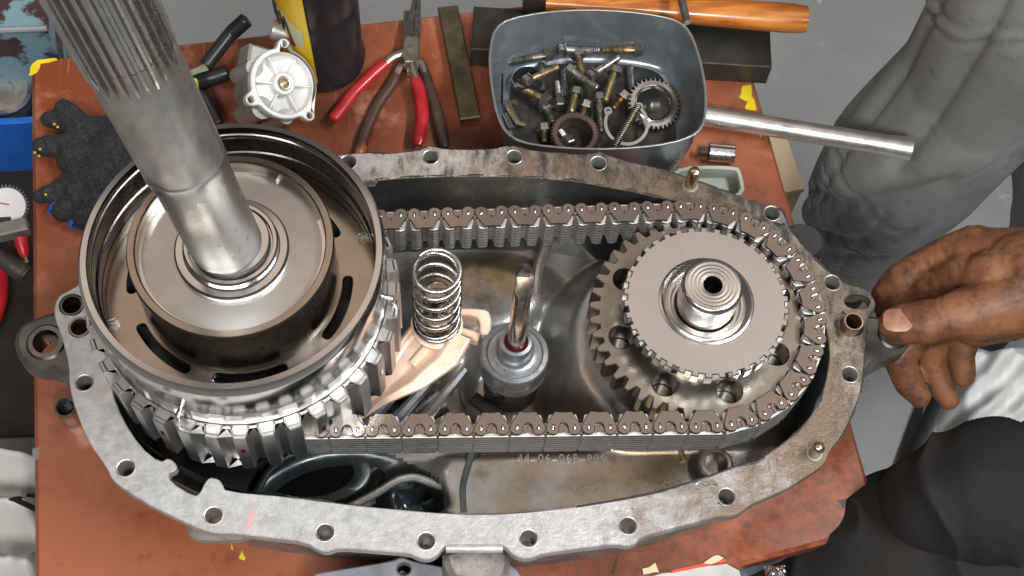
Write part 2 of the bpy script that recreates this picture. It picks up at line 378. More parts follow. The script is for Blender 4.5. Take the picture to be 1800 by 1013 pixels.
outer = [tuple(P(x, y, F).xy) for x, y in outer_px]; inner = [tuple(P(x, y, F).xy) for x, y in inner_px]
outer = rnd_loop(outer, 1); inner = rnd_loop(inner, 1)
holes_px = [(757, 276), (904, 276), (1052, 287), (1357, 375), (1463, 497), (1494, 658), (1277, 873), (1104, 924), (929, 946), (749, 951), (571, 936), (375, 906), (221, 823), (148, 673), (612, 285)]
HR = .36
loops = [outer, inner]
for x, y in holes_px: c = P(x, y, F); loops.append(circle(c.x, c.y, .40, 20))
for (x, y), r in {(126, 537): .50, (140, 576): .55, (1498, 572): .62}.items():
    c = P(x, y, F); loops.append(circle(c.x, c.y, r, 24))
sl = P(1507, 530, F); loops.append([(sl.x+.55*math.cos(a)*1.0+(.15 if math.cos(a) > 0 else -.15), sl.y+.42*math.sin(a)) for a in [2*PI*i/24 for i in range(24)]])
for x, y in ((1213, 327), (1431, 798)): c = P(x, y, F); loops.append(circle(c.x, c.y, .36, 20))
fm = MB().plate(loops, 8.35, F, .05)
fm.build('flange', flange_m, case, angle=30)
# threaded sleeves inside the bolt holes and raised worn lips round them
for i, (x, y) in enumerate(holes_px):
    c = P(x, y, F)
    MB().lathe([(.49, F+.004), (.47, F+.012), (.42, F-.01), (.36, F-.14), (.34, 7.2)], 22, Matrix.Translation((c.x, c.y, 0))).build('bolt_hole', M('worn_bore', (.42, .41, .39), .8, .4, (.3, .29, .27), 120), case)
    if i not in (7, 8, 9, 10, 11): MB().lathe([(.36, 7.5-.3*(i % 3)), (0, 7.5-.3*(i % 3))], 16, Matrix.Translation((c.x, c.y, 0))).build('hole_floor', wall_m, case)
l = [tuple(P(x, y, F).xy) for x, y in [(288, 792), (322, 812), (372, 830), (402, 848), (400, 880), (345, 890), (285, 860)]]
MB().plate([l], 5.6, 6.4).build('notch_pocket', wall_m, case)
# walls
def ring_wall(loop, z0, z1, d0, seg=6):
    n = len(loop); vs = []; fs = []
    for k in range(seg+1):
        t = k/seg; l = inset(loop, d0*t**2)
        vs += [(x, y, z0+(z1-z0)*t) for x, y in l]
    for k in range(seg):
        for i in range(n): j = (i+1) % n; fs.append((k*n+i, k*n+j, (k+1)*n+j, (k+1)*n+i))
    return MB().add(vs, fs)
ccw = inner if s_area(inner) > 0 else inner[::-1]
def smooth_loop(l, it=3):
    for _ in range(it): l = [tuple((Vector(l[i-1])+Vector(l[i])*2+Vector(l[(i+1) % len(l)]))/4) for i in range(len(l))]
    return l
cav = [tuple(P(x, y, F).xy) for x, y in inner_px if not (280 < x < 392 and 800 < y < 875)]
cav = smooth_loop(rnd_loop(cav, 1), 2)
if s_area(cav) < 0: cav.reverse()
ring_wall(cav, F-.12, 0.9, .9).build('inner_wall', wall_m, case, angle=60)
occw = outer if s_area(outer) > 0 else outer[::-1]
ring_wall(inset(cav, -.75), F-.4, 0.0, .3).build('outer_wall', dirty_m, case, angle=60)

def sstep(a, b, x):
    t = max(0, min(1, (x-a)/(b-a))); return t*t*(3-2*t)
def height(x, y):
    h = 1.5
    d = math.hypot(x-9.8, y+1.6); h += 4.4*(1-sstep(6.0, 8.4, d))            # swelling round the small sprocket
    d2 = math.hypot(x-.3, y+2.2); h -= 1.2*(1-sstep(2.0, 3.2, d2))
    a = math.hypot((x+1.5)/5.5, (y-3.0)/3.4); h += 1.6*(1-sstep(.5, 1.15, a))    # hump behind the rod
    sh = (1-sstep(-7.4, -6.2, y))*sstep(-4.6, -3.2, x); h = h*(1-sh)+4.0*sh           # ledge with the cast number
    sh2 = (1-sstep(-11.2, -10.4, y))*sstep(-4.6, -3.2, x); h -= .7*sh2
    pit = math.hypot((x+9.2)/5.4, (y+9.6)/3.6); h -= 1.0*(1-sstep(.75, 1.05, pit))
    if pit < 1: h += .03*math.sin(pit*38)
    pk = max(abs((x+5.0)/1.35+.25*(y+9.2)), abs((y+9.2)/.8)); h += (1.5-1.3*(1-sstep(.7, 1.1, pk)))*sstep(-8.2, -6.4, x)*(1-sstep(-4.2, -3.2, x))*(1-sstep(-8, -6.5, y))
    pk2 = max(abs((x+5.4)/1.9), abs((y+11.0)/.7)); h -= 1.1*(1-sstep(.7, 1.1, pk2))*sstep(-8.2, -6.4, x)*(1-sstep(-4.2, -3.2, x))
    h += (.10*noise.noise((x*.45, y*.45, 3)) + .015*noise.noise((x*2.5, y*2.5, 1)))*(1-.9*sh)
    return max(.25, h)
x0, x1, y0, y1 = -23.4, 17.4, -13.4, 7.6
inb = inset(cav, -.35)
def inside(x, y, l):
    c = False; n = len(l); j = n-1
    for i in range(n):
        if (l[i][1] > y) != (l[j][1] > y) and x < (l[j][0]-l[i][0])*(y-l[i][1])/(l[j][1]-l[i][1])+l[i][0]: c = not c
        j = i
    return c
nx, ny = 190, 100
g = MB().grid(nx, ny, lambda u, v: (x0+(x1-x0)*u, y0+(y1-y0)*v, height(x0+(x1-x0)*u, y0+(y1-y0)*v)))
g.f = [f for f in g.f if inside(*[sum(g.v[i][k] for i in f)/4 for k in (0, 1)], inb)]
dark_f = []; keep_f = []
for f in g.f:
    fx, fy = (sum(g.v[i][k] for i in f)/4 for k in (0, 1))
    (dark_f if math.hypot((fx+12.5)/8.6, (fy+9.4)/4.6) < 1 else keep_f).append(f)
g2_ = MB(); g2_.v = g.v; g2_.f = dark_f; g2_.build('sump_floor', wall_m, case, angle=180)  # shade round the pit put into the floor as near-black colour
g.f = keep_f; g.build('cavity_floor', cav_m, case, angle=180)

def text_obj(body, size, ext, m, mat, name, parent, shear=0, bev=0.0):
    cu = bpy.data.curves.new(name, 'FONT'); cu.body = body; cu.size = size; cu.extrude = ext; cu.align_x = 'CENTER'; cu.align_y = 'CENTER'; cu.shear = shear; cu.bevel_depth = bev; cu.space_character = 1.18
    o = bpy.data.objects.new(name+'_tmp', cu); COL.objects.link(o)
    dg = bpy.context.evaluated_depsgraph_get(); me = bpy.data.meshes.new_from_object(o.evaluated_get(dg))
    bpy.data.objects.remove(o); bpy.data.curves.remove(cu)
    for v in me.vertices: v.co = (m @ v.co)
    mb = MB(); mb.v = [tuple(v.co) for v in me.vertices]; mb.f = [tuple(p.vertices) for p in me.polygons]
    bpy.data.meshes.remove(me)
    return mb.build(name, mat, parent) if name else mb
tp = P(987, 807, 4.02); tq = P(1060, 807, 4.02)
text_obj('44\u201306\u2013065\u2013909', .64, .07, frame((tp.x, tp.y, max(height(tp.x, tp.y), height(tq.x, tq.y), height(2*tp.x-tq.x, 2*tp.y-tq.y))+.04), (0, 0, 1), (tq-tp)), grey_m, 'cast_number', case)

# ribs and oilways cast into the cavity
def rib(pxs, z, r, mat=cav_m, name='cast_rib', sy=1.0):
    pts = [P(x, y, z) for x, y in pxs]; q = []
    for i in range(len(pts)-1):
        for k in range(6): q.append(pts[i].lerp(pts[i+1], k/6))
    q.append(pts[-1])
    for _ in range(3): q = [q[0]]+[(q[i-1]+q[i]*2+q[i+1])/4 for i in range(1, len(q)-1)]+[q[-1]]
    MB().tube(q, r, 10, sy=sy).build(name, mat, case)
rib([(612, 893), (660, 868), (700, 843), (730, 838), (780, 858), (808, 862)], 3.0, .24, cav_m)
rib([(815, 905), (812, 860), (826, 810), (838, 775)], 3.6, .45, wall_m)
rib([(450, 868), (470, 830), (505, 800), (560, 783)], 2.4, .22, wall_m)
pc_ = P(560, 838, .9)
MB().plate([[(pc_.x+4.4*math.cos(a)*(1+.06*math.sin(3*a)), pc_.y+2.5*math.sin(a)*(1+.08*math.cos(2*a))) for a in [2*PI*i/60 for i in range(60)]]], .3, .95).build('pit_shade', M('pit_shade_black', (.006, .006, .007), 0, .07, rvar=0), case)  # glossy black plate standing in for the shade in the pit
MB().lathe([(1.9, .9), (1.9, 1.15), (2.0, 1.22), (2.5, 1.22), (2.6, 1.15), (2.6, .9)], 60, Matrix.Translation((pc_.x-.6, pc_.y+.2, 0)) @ Matrix.Diagonal((1.35, .75, 1, 1))).build('oil_ring_seat', wall_m, case)
rib([(940, 520), (945, 470), (962, 425)], 3.0, .35, cav_m)
rib([(1195, 785), (1202, 810)], 4.1, .16, cav_m)
c = P(1255, 822, 4.3); MB().lathe([(.95, 3), (.95, 4.9), (.82, 5.0), (.65, 5.0), (.6, 4.8), (.6, 4.2), (0, 4.2)], 28, Matrix.Translation((c.x, c.y, 0))).build('drain_boss', cav_m, case)
# curved slats of the oil strainer below the fork
for k, (a, b) in enumerate((((632, 760), (715, 668)), ((672, 766), (772, 652)), ((722, 764), (818, 650)))):
    a, b = P(*a, 4.2), P(*b, 5.4); mid = (a+b)/2+Vector((.25, .12, .3))
    pts = [a*(1-t)**2+mid*2*t*(1-t)+b*t*t for t in [i/10 for i in range(11)]]
    MB().tube(pts, [.38-.012*i for i in range(11)], 8, sy=1.5).build('strainer_slat', grey_m, case)
a = P(690, 735, 3.2); b = P(770, 690, 3.4)
MB().tube([a, b], 1.3, 16, sy=.45).build('strainer_body', darksteel_m, case)
a = P(850, 722, 3.2)
MB().box((0, 0, 0), (1.7, .9, 1.3), frame(a, (.1, .1, 1), (1, -.75, 0)), .12).build('bracket', black_m, case)
# studs, sleeves and lugs
def stud(px, py, h, r, mat, ball=False):
    c = P(px, py, F); pr = [(r, 7.0), (r, F+h-.22), (r*.82, F+h-.05), (r*.55, F+h), (0, F+h)]
    if ball: pr = [(r, 7.0), (r, F+h-.35)]+[(r*1.08*math.cos(a), F+h-.3+r*math.sin(a)) for a in [i*PI/16 for i in range(9)]]
    MB().lathe(pr, 22, Matrix.Translation((c.x, c.y, 0))).build('locating_stud', mat, case)
    MB().lathe([(r+.16, F+.002), (r+.12, F+.09), (r+.01, F+.1)], 22, Matrix.Translation((c.x, c.y, 0))).build('stud_seat', dirty_m, case)
stud(1213, 327, 1.75, .33, M('straw_stud', (.62, .56, .36), 1, .25), False)
stud(1431, 798, 1.2, .30, M('straw_stud', (.62, .56, .36)), True)
c = P(1494, 576, F); MB().lathe([(.56, 7.5), (.56, F+.75), (.52, F+.8), (.44, F+.8), (.41, F+.74), (.41, 5.5)], 30, Matrix.Translation((c.x, c.y, 0))).build('dowel_sleeve', M('copper_grimed_steel', (.42, .30, .22), 1, .33, (.25, .2, .16), 80), case)
c = P(140, 576, F); MB().lathe([(.58, F+.02), (.54, F+.06), (.46, F+.06), (.43, F), (.43, 6)], 30, Matrix.Translation((c.x, c.y, 0))).build('dowel_sleeve', M('copper_grimed_steel', (.42, .30, .22)), case)
c = P(126, 537, F); MB().lathe([(.66, F+.02), (.6, F+.05), (.5, F+.05), (.47, F), (.47, 6)], 30, Matrix.Translation((c.x, c.y, 0))).build('ear_bore', darksteel_m, case)
def lug(pxs, hole, hr, z, name):
    l = rnd_loop([tuple(P(x, y, z).xy) for x, y in pxs], 2); h = P(*hole, z)
    MB().plate([l, circle(h.x, h.y, hr, 28)], z-1.6, z, .28).build(name, lug_m, case)
    MB().lathe([(hr+.42, z+.0), (hr+.3, z+.1), (hr+.06, z+.1), (hr-.01, z-.06), (hr-.02, z-1.6)], 28, Matrix.Translation((h.x, h.y, 0))).build('lug_eye', darksteel_m, case)
lug([(22, 604), (28, 575), (52, 560), (98, 543), (135, 556), (140, 660), (118, 668), (98, 650), (62, 648), (34, 636)], (81, 602), .62, 7.6, 'lifting_lug')
lug([(1500, 552), (1540, 552), (1575, 560), (1602, 585), (1600, 612), (1566, 626), (1534, 642), (1520, 662), (1500, 650)], (1570, 588), .45, 7.9, 'lifting_lug')
# filler boss on the near side and a foot below the flange
l = [tuple(P(x, y, 7.6).xy) for x, y in [(775, 965), (890, 962), (900, 985), (888, 1030), (800, 1030), (782, 1000)]]
MB().plate([rnd_loop(l, 2)], 4.5, 7.9, .3).build('filler_boss', dirty_m, case)
a, b = P(784, 962, F), P(884, 962, F)
MB().tube([a+Vector((0, 0, -.2)), b+Vector((0, 0, -.2))], .24, 12).build('boss_lip', flange_m, case)
l = [tuple(P(x, y, 5.5).xy) for x, y in [(330, 900), (440, 920), (442, 947), (345, 949), (326, 935)]]
MB().plate([rnd_loop(l, 2)], 4.7, 5.5, .25).build('cast_foot', alu2_m, case)
c = P(1408, 435, 7)
MB().lathe([(0, 5), (1.3, 5), (1.3, 7.4), (1.0, 7.8), (0, 7.8)], 24, Matrix.Translation((c.x, c.y, 0))).build('cast_boss', black_m, case)
# smear of sealant along the near lip
sp = [P(x, y, F+.03) for x, y in [(1013, 891), (1097, 877), (1165, 863), (1250, 836), (1296, 819), (1330, 812), (1345, 803)]]
q = []
for i in range(len(sp)-1):
    for k in range(8): q.append(sp[i].lerp(sp[i+1], k/8)+Vector((0, .05*noise.noise((i*8+k, 0, 0)), 0)))
MB().tube(q, [.05+.06*abs(noise.noise((i*.35, 2, 1))) for i in range(len(q))], 8, sy=.5).build('sealant_smear', black_m, case)
def grime(px_list, seed, rmax=.11, z=F-.01):
    pts_ = [P(x, y, z) for x, y in px_list]; q = []
    for i in range(len(pts_)-1):
        n_ = max(2, int((pts_[i+1]-pts_[i]).length/.12))
        for k in range(n_): q.append(pts_[i].lerp(pts_[i+1], k/n_)+Vector((0, .07*noise.noise((i*9+k*.5, seed, 0)), 0)))
    MB().tube(q, [max(.006, rmax*(noise.noise((i*.11, seed, 1))+.35)+.05*noise.noise((i*.9, seed, 4))) for i in range(len(q))], 8, sy=.4).build('grime_smear', M('black_grime', (.02, .017, .014), 0, .55, rvar=0), case)
grime([(610, 273), (640, 269), (690, 271), (725, 266), (757, 258), (795, 264), (868, 263), (904, 257), (936, 266), (1025, 273), (1054, 268), (1100, 284), (1160, 297)], 1)
grime([(1160, 297), (1230, 320), (1290, 342), (1338, 360), (1376, 371), (1390, 406), (1420, 441), (1460, 481), (1488, 501)], 2, .16)
grime([(640, 319), (690, 312), (760, 309), (860, 308), (940, 311), (1010, 317), (1060, 326), (1115, 336), (1180, 351)], 3)
grime([(1455, 656), (1445, 693), (1430, 724), (1405, 757), (1372, 783), (1342, 803)], 4, .14)
grime([(504, 872), (560, 880), (619, 887), (659, 891)], 5, .1)
grime([(1524, 580), (1521, 620), (1518, 655), (1513, 690), (1500, 726), (1480, 769), (1458, 794)], 6, .12)
grime([(1360, 392), (1372, 398), (1384, 396)], 7, .2, F+.01); grime([(1480, 548), (1490, 556), (1506, 556), (1518, 560)], 8, .22, F+.01); grime([(1262, 884), (1276, 890), (1292, 886)], 9, .16, F+.01)
pxs = [(1222, 851), (1232, 846), (1240, 852), (1252, 848), (1262, 852)]
MB().tube([P(x, y, F+.03) for x, y in pxs], .09, 8, sy=.6).build('sealant_smear', zinc_m, case)
l = ragged([P(x, y, F).xy for x, y in [(440, 905), (450, 890), (447, 915), (435, 932), (425, 938)]], .15, .2, 5)
MB().plate([l], F+.004, F+.012).build('red_dye_mark', M('pink_dye', (.55, .32, .31), .2, .5), case)
# ================================================================== chain
CL, CR, RP = Vector((-13.6, -1.55)), Vector((9.8, -1.70)), 6.3
NL = 47
RL = 5.92
def loop_points():
    d = CR-CL; t = d.normalized(); n = Vector((-t.y, t.x)); q = []
    for i in range(240): q.append((CL+n*RL).lerp(CR+n*RP, i/240))
    for i in range(240): a = PI*i/240; q.append(CR+(n*math.cos(a)+t*math.sin(a))*RP)
    for i in range(240): q.append((CR-n*RP).lerp(CL-n*RL, i/240))
    for i in range(240): a = PI*i/240; q.append(CL+(-n*math.cos(a)-t*math.sin(a))*RL)
    return q
LP_ = loop_points(); CUM = [0.0]
for i in range(len(LP_)): CUM.append(CUM[-1]+(LP_[(i+1) % len(LP_)]-LP_[i]).length)
TOT = CUM[-1]; LK = TOT/NL
import bisect
def path(s):
    s %= TOT; k = min(bisect.bisect_right(CUM, s)-1, len(LP_)-1); a, b = LP_[k], LP_[(k+1) % len(LP_)]
    f_ = (s-CUM[k])/max(1e-9, CUM[k+1]-CUM[k]); t = (LP_[(k+3) % len(LP_)]-LP_[k-2]).normalized()
    return a.lerp(b, f_), Vector((-t.y, t.x)), t
chain = thing('drive_chain', (-2, -1.7, 6.6), 'wide silent link chain looped round the large drum and small sprocket', 'chain')
ear = lambda sx, a: (sx*(.545+.36*math.cos(math.radians(a))), .10+.36*math.sin(math.radians(a)))
gl = [(-.44, -.80), (0, -.76), (.44, -.80), (.84, -.14)]+[ear(1, a) for a in range(-20, 151, 17)]+[(.25, .14), (.215, -.02), (.12, -.15), (0, -.19), (-.12, -.15), (-.215, -.02), (-.25, .14)]+[ear(-1, a) for a in range(150, -21, -17)]+[(-.84, -.14)]
gme = MB().plate([gl], -.07, .07, .035).mesh('guide_plate', angle=28)
pl_ = [(-.85, .43), (.85, .43), (.90, .0), (.70, -.72), (.46, -.78), (.12, -.22), (-.12, -.22), (-.46, -.78), (-.70, -.72), (-.90, .0)]
ZB, ZT = 7.45, 9.78
eme = MB().plate([pl_], ZB, ZT, .03).mesh('link_plates', angle=25); ome = MB().plate([[(x*.985, y-(.10 if y > .3 else -.015)) for x, y in pl_]], ZB+.01, ZT-.02, .03).mesh('link_plates_between', angle=25)
cme = MB().lathe([(.115, .05), (.112, .09), (.09, .125), (.05, .145), (0, .15)], 14, Matrix.Diagonal((.85, 1.5, 1, 1))).mesh('pin', angle=180)
g2 = [(-.92, .38), (.92, .38), (.92, -.1), (.6, -.24), (-.6, -.24), (-.92, -.1)]
bme = MB().plate([rnd_loop(g2, 1)], -.05, .05, .015).mesh('inner_guide_plate')
for i in range(NL):
    def fr(s, z):
        p, o, t = path(s); return Matrix(((-t.x if False else t.x, o.x, 0, p.x), (t.y, o.y, 0, p.y), (0, 0, 1, z), (0, 0, 0, 1)))
    # right-handed frame: x along the chain, y outwards
    def frm(s, z):
        p, o, t = path(s); x = Vector((o.y, -o.x)); return Matrix(((x.x, o.x, 0, p.x), (x.y, o.y, 0, p.y), (0, 0, 1, z), (0, 0, 0, 1)))
    m = frm(i*LK, 10.0+random.uniform(-.015, .02)) @ Matrix.Rotation(math.radians(random.uniform(-1.8, 1.8)), 4, 'Z') @ Matrix.Rotation(math.radians(random.uniform(-1.2, 1.2)), 4, 'X')
    gp = inst('guide_plate', gme, chain_m, chain, m)
    for sx in (-.545, .545):
        o = bpy.data.objects.new('pin', cme); COL.objects.link(o); o.parent = gp; o.matrix_local = Matrix.Translation((sx*S, .06*S, 0))
        if not cme.materials: cme.materials.append(pin_m)
    inst('link_plates', eme, lam_m, chain, frm(i*LK, 0))
    inst('link_plates', ome, lam_m, chain, frm((i+.5)*LK, 0))
    inst('inner_guide_plate', bme, chain_m, chain, frm((i+.5)*LK, 9.86))

# ================================================================== small sprocket
def gear_loop(n, rf, ra, wr=.5, wt=.25, ph=0.0):
    l = []; st = 2*PI/n
    for i in range(n):
        a = ph+i*st
        l += [(rf*math.cos(a-st*wr), rf*math.sin(a-st*wr)), (rf*math.cos(a-st*wr*.72), rf*math.sin(a-st*wr*.72)), (ra*math.cos(a-st*wt), ra*math.sin(a-st*wt)), (ra*math.cos(a+st*wt), ra*math.sin(a+st*wt)), (rf*math.cos(a+st*wr*.72), rf*math.sin(a+st*wr*.72))]
    return l
AX = Vector((9.95, -1.68, 0))
spr = thing('small_sprocket', (AX.x, AX.y, 5.5), 'toothed sprocket with notched steel disc and threaded stub at right end', 'sprocket')
T = Matrix.Translation(AX)
hl = [circle(4.42*math.cos(a), 4.42*math.sin(a), .66, 24) for a in [math.radians(14+45*i) for i in range(8)]]
MB().plate([gear_loop(42, 5.40, 5.92, .5, .16)]+hl, 7.9, 9.45, .05, T).build('sprocket_wheel', gear_m, spr, angle=30)
MB().lathe([(5.1, 6.2), (5.1, 7.8), (3.6, 7.8)], 60, T, caps=(True, False)).build('web', darksteel_m, spr)
MB().lathe([(3.7, 9.0), (3.7, 10.95)], 60, T).build('hub_collar', darksteel_m, spr)
tl = []
NT = 38
for i in range(NT):
    a = 2*PI*i/NT
    for r, da in ((4.12, -.5), (4.12, -.28), (4.32, -.26), (4.32, .26), (4.12, .28)):
        a2 = a+da*2*PI/NT; tl.append((r*math.cos(a2), r*math.sin(a2)))
MB().plate([tl, circle(0, 0, 2.44, 64)], 10.62, 11.35, .05, T).build('notched_disc', plate_m, spr, angle=30)
MB().lathe([(2.46, 11.33), (2.36, 11.36), (2.08, 11.02), (2.02, 11.0), (1.95, 11.12), (1.86, 11.12), (1.83, 10.9), (1.74, 10.8), (1.66, 10.8), (1.60, 10.9)], 64, T).build('bearing_seat', bright_m, spr)
th = [(1.52, 10.75), (1.52, 11.6)]
for k in range(9): th += [(1.57, 11.62+.14*k), (1.57, 11.69+.14*k), (1.50, 11.72+.14*k), (1.50, 11.74+.14*k)]
th += [(1.56, 12.9), (1.56, 13.12), (1.44, 13.25)]
for k in range(9): th += [(1.40-.1*k, 13.265+.008*(k % 2)), (1.33-.1*k, 13.265+.008*(k % 2))]
th += [(.50, 13.26)]
MB().lathe([(.50, 13.26), (.42, 13.12), (.40, 12.2), (.3, 11.6), (0, 11.4)], 32, T).build('centre_drilling', hole_m, spr)
MB().lathe(th, 64, T).build('threaded_stub', bright_m, spr, angle=50)

# ================================================================== big clutch drum
DX = Vector((-13.68, -.98, 1.5)); T = Matrix.Translation(DX) @ Matrix.Diagonal((.972, .972, 1, 1))
drum = thing('clutch_drum', (DX.x, DX.y, 7.5), 'large open steel clutch drum with polished rim on left of the housing', 'clutch drum')
pr = [(6.7, 6.4), (7.2, 6.8), (7.2, 9.4), (7.25, 10.6), (7.2, 10.7), (7.2, 12.1), (7.44, 12.6), (7.48, 15.0), (7.47, 15.1), (7.28, 15.48), (7.00, 15.5), (6.96, 15.38), (6.96, 15.0), (6.90, 14.96), (6.90, 14.86), (6.96, 14.82), (6.96, 14.66)]
MB().lathe(pr, 120, T).build('outer_rim', steel_m, drum, angle=25)
MB().lathe([(6.96, 14.67), (6.91, 14.62), (6.91, 14.54), (6.96, 14.5), (6.93, 13.4), (6.85, 13.35), (6.85, 13.2), (6.9, 13.1), (6.9, 12.0)], 120, T).build('rim_bore', M('dark_bore_steel', (.24, .225, .21), 1, .25, (.15, .14, .13), 30), drum, angle=25)  # bore given a darker steel than the rim
def kidney(r0, r1, a0, a1, n=14):
    l = [(r1*math.cos(a0+(a1-a0)*i/n), r1*math.sin(a0+(a1-a0)*i/n)) for i in range(n+1)]
    rm, rr = (r0+r1)/2, (r1-r0)/2
    l += [(rm*math.cos(a1)+rr*(math.cos(a1)*math.cos(q)-math.sin(a1)*math.sin(q)), rm*math.sin(a1)+rr*(math.sin(a1)*math.cos(q)+math.cos(a1)*math.sin(q))) for q in [PI*k/6 for k in range(1, 6)]]
    l += [(r0*math.cos(a1-(a1-a0)*i/n), r0*math.sin(a1-(a1-a0)*i/n)) for i in range(n+1)]
    l += [(rm*math.cos(a0)+rr*(math.cos(a0)*math.cos(q)-math.sin(a0)*math.sin(q)), rm*math.sin(a0)+rr*(math.sin(a0)*math.cos(q)+math.cos(a0)*math.sin(q))) for q in [PI+PI*k/6 for k in range(1, 6)]]
    return l
ks = [kidney(5.20, 5.66, math.radians(a), math.radians(a+34)) for a in (-100, -36, 28, 92, 150, 208)]
MB().plate([circle(0, 0, 6.92, 120), circle(0, 0, 4.7, 80)]+ks, 12.0, 12.3, .05, T).build('slotted_floor', warm_m, drum, angle=30)
MB().lathe([(6.9, 10.8), (4.5, 10.8)], 60, T).build('under_floor', wall_m, drum)
for a in (-160, -70, 20, 110):
    m = T @ Matrix.Rotation(math.radians(a), 4, 'Z')
    MB().box((6.6, 0, 12.5), (.55, .16, .5), m, .03).build('drive_tab', steel_m, drum)
MB().lathe([(5.0, 10.8), (5.0, 12.2), (4.96, 12.8), (4.98, 16.0)], 110, T).build('ring_wall', M('dark_bore_steel', (.24, .225, .21)), drum, angle=28)
MB().lathe([(4.98, 16.0), (4.98, 16.05), (4.92, 16.15), (4.62, 16.17), (4.55, 16.07), (4.55, 14.5)], 110, T).build('inner_ring', warm_m, drum, angle=28)
MB().lathe([(4.56, 15.32), (3.2, 15.38), (2.7, 15.4)], 90, T).build('pressure_plate', M('worn_plate_steel', (.56, .545, .52), 1, .33, (.46, .43, .39), 26, .4, .7, .12, 700, .06), drum)
MB().lathe([(4.54, 15.34), (4.54, 15.54), (4.36, 15.54), (4.36, 15.34)], 120, T, closed=True, a0=math.radians(62), a1=math.radians(62+318)).build('snap_ring', bright_m, drum, angle=30)
MB().lathe([(2.78, 15.38), (2.78, 15.65), (2.68, 15.77), (2.36, 15.79), (2.32, 15.85), (2.30, 16.15), (2.22, 16.25), (2.06, 16.25), (2.02, 16.15), (2.0, 16.0), (1.94, 16.0), (1.92, 16.4), (1.86, 16.5), (1.4, 16.5)], 80, T).build('stepped_hub', steel_m, drum, angle=28)
# corrugated outer band with its teeth
def corr(n, r0, r1, ph=0, fl=(.5, .30, .20)):
    l = []; st = 2*PI/n
    for i in range(n):
        a = ph+i*st
        for r, q in ((r0, -.46), (r0, -.34), (r1, -.22), (r1, .22), (r0, .34)): l.append((r*math.cos(a+q*st), r*math.sin(a+q*st)))
    return l
NB = 36
MB().plate([corr(NB, 7.58, 8.08), corr(NB, 7.36, 7.86)], 6.6, 10.9, .05, T).build('toothed_band', drumside_m, drum, angle=15)
MB().plate([corr(NB, 7.33, 7.83), circle(0, 0, 7.0, 90)], 6.65, 10.85, .02, T).build('band_core', drumside_m, drum, angle=15)
MB().plate([corr(26, 7.24, 7.31, .1), circle(0, 0, 7.0, 80)], 11.3, 12.1, .04, T).build('castellated_ring', drumside_m, drum, angle=12)
MB().lathe([(7.2, 11.3), (7.42, 11.3), (7.46, 11.24), (7.46, 10.76), (7.2, 10.74)], 110, T).build('backing_ring', steel_m, drum, angle=30)
for k in range(6):
    a = math.radians(-150+30*k+4); st = 2*PI/NB; a = round(a/st)*st
    m = T @ Matrix.Rotation(a, 4, 'Z')
    MB().box((8.08, 0, 9.3), (.03, .22, .5), m).build('oil_window', oil_m, drum)
for a in (-112, -8):
    m = T @ Matrix.Rotation(math.radians(a), 4, 'Z')
    pts = [m @ Vector(p) for p in ((7.2, 0, 12.0), (7.7, 0, 11.9), (7.85, 0, 11.4), (7.8, 0, 10.7))]
    MB().tube(pts, .13, 10).build('retaining_pin', zinc_m, drum)

# ---- splined shaft standing in the drum
SB = Vector((-13.78, -1.05, 17.0)); SD = Vector((-.103, 0.0, 1))
shaft = thing('output_shaft', SB, 'thick steel shaft with splined upper end standing in the drum', 'shaft')
Tm = frame(SB, SD)
MB().lathe([(1.72, -.6), (1.74, .1), (1.69, .2), (1.69, 8.0), (1.71, 8.06), (1.76, 8.12), (1.80, 8.2), (1.80, 8.85), (1.76, 8.9)], 64, Tm).build('ground_journal', M('ground_journal_steel', (.60, .61, .61), 1, .31, (.52, .53, .53), 60, .4, .7, .04, 500, .05), shaft, angle=28)
MB().lathe([(1.76, 8.9), (1.79, 9.0), (1.80, 9.4), (1.80, 15.6), (1.66, 16.2), (1.66, 17.0)], 64, Tm).build('forged_section', shaft_m, shaft, angle=28)
NS = 28; L0, L1 = [], []
sp = []
for i in range(NS):
    st = 2*PI/NS
    for r, q in ((1.64, -.5), (1.65, -.30), (1.88, -.14), (1.88, .14), (1.65, .30)):
        sp.append((r*math.cos((i+q)*st), r*math.sin((i+q)*st)))
n = len(sp); vs = [(x*.93, y*.93, 15.6) for x, y in sp]+[(x*.96, y*.96, 16.0) for x, y in sp]+[(x, y, 16.5) for x, y in sp]+[(x, y, 27) for x, y in sp]+[(x*.94, y*.94, 27.3) for x, y in sp]
fs = [(k*n+i, k*n+(i+1) % n, (k+1)*n+(i+1) % n, (k+1)*n+i) for k in range(4) for i in range(n)]; fs.append(tuple(4*n+i for i in range(n)))
MB().add(vs, fs, Tm).build('splines', M('spline_steel', (.50, .49, .46), 1, .27, (.42, .41, .385), 60, .4, .7, .05, 500), shaft, angle=20)

# ================================================================== spring, rail, fork, cam
sx, sy = P(768, 568, 7.2).xy
spring = thing('coil_spring', (sx, sy, 7.0), 'upright steel coil spring standing on the pale bronze fork', 'spring')
pts = []; NC = 7.4; r = 1.17
for i in range(int(NC*36)+1):
    t = i/36.0; z = 7.15+(.25*t if t < 1.6 else .4+(t-1.6)*1.22)
    if t > NC-1.0: z = min(z, 7.15+.4+(NC-2.6)*1.22+.25*(t-NC+1.0))
    pts.append((sx+r*math.cos(2*PI*t), sy+r*math.sin(2*PI*t), z))
MB().tube(pts, .135, 8).build('coil', M('spring_steel', (.62, .60, .57), 1, .26, (.5, .48, .45), 200), spring, angle=180)
rail = thing('shift_rail', (sx, sy, 2), 'short round steel rail pin inside the coil spring', 'rail')
Tm = Matrix.Translation((sx, sy, 0))
MB().lathe([(.72, 2.0), (.72, 11.0), (.62, 11.2), (.5, 11.22), (0, 11.22)], 32, Tm).build('rail_pin', warm_m, rail)
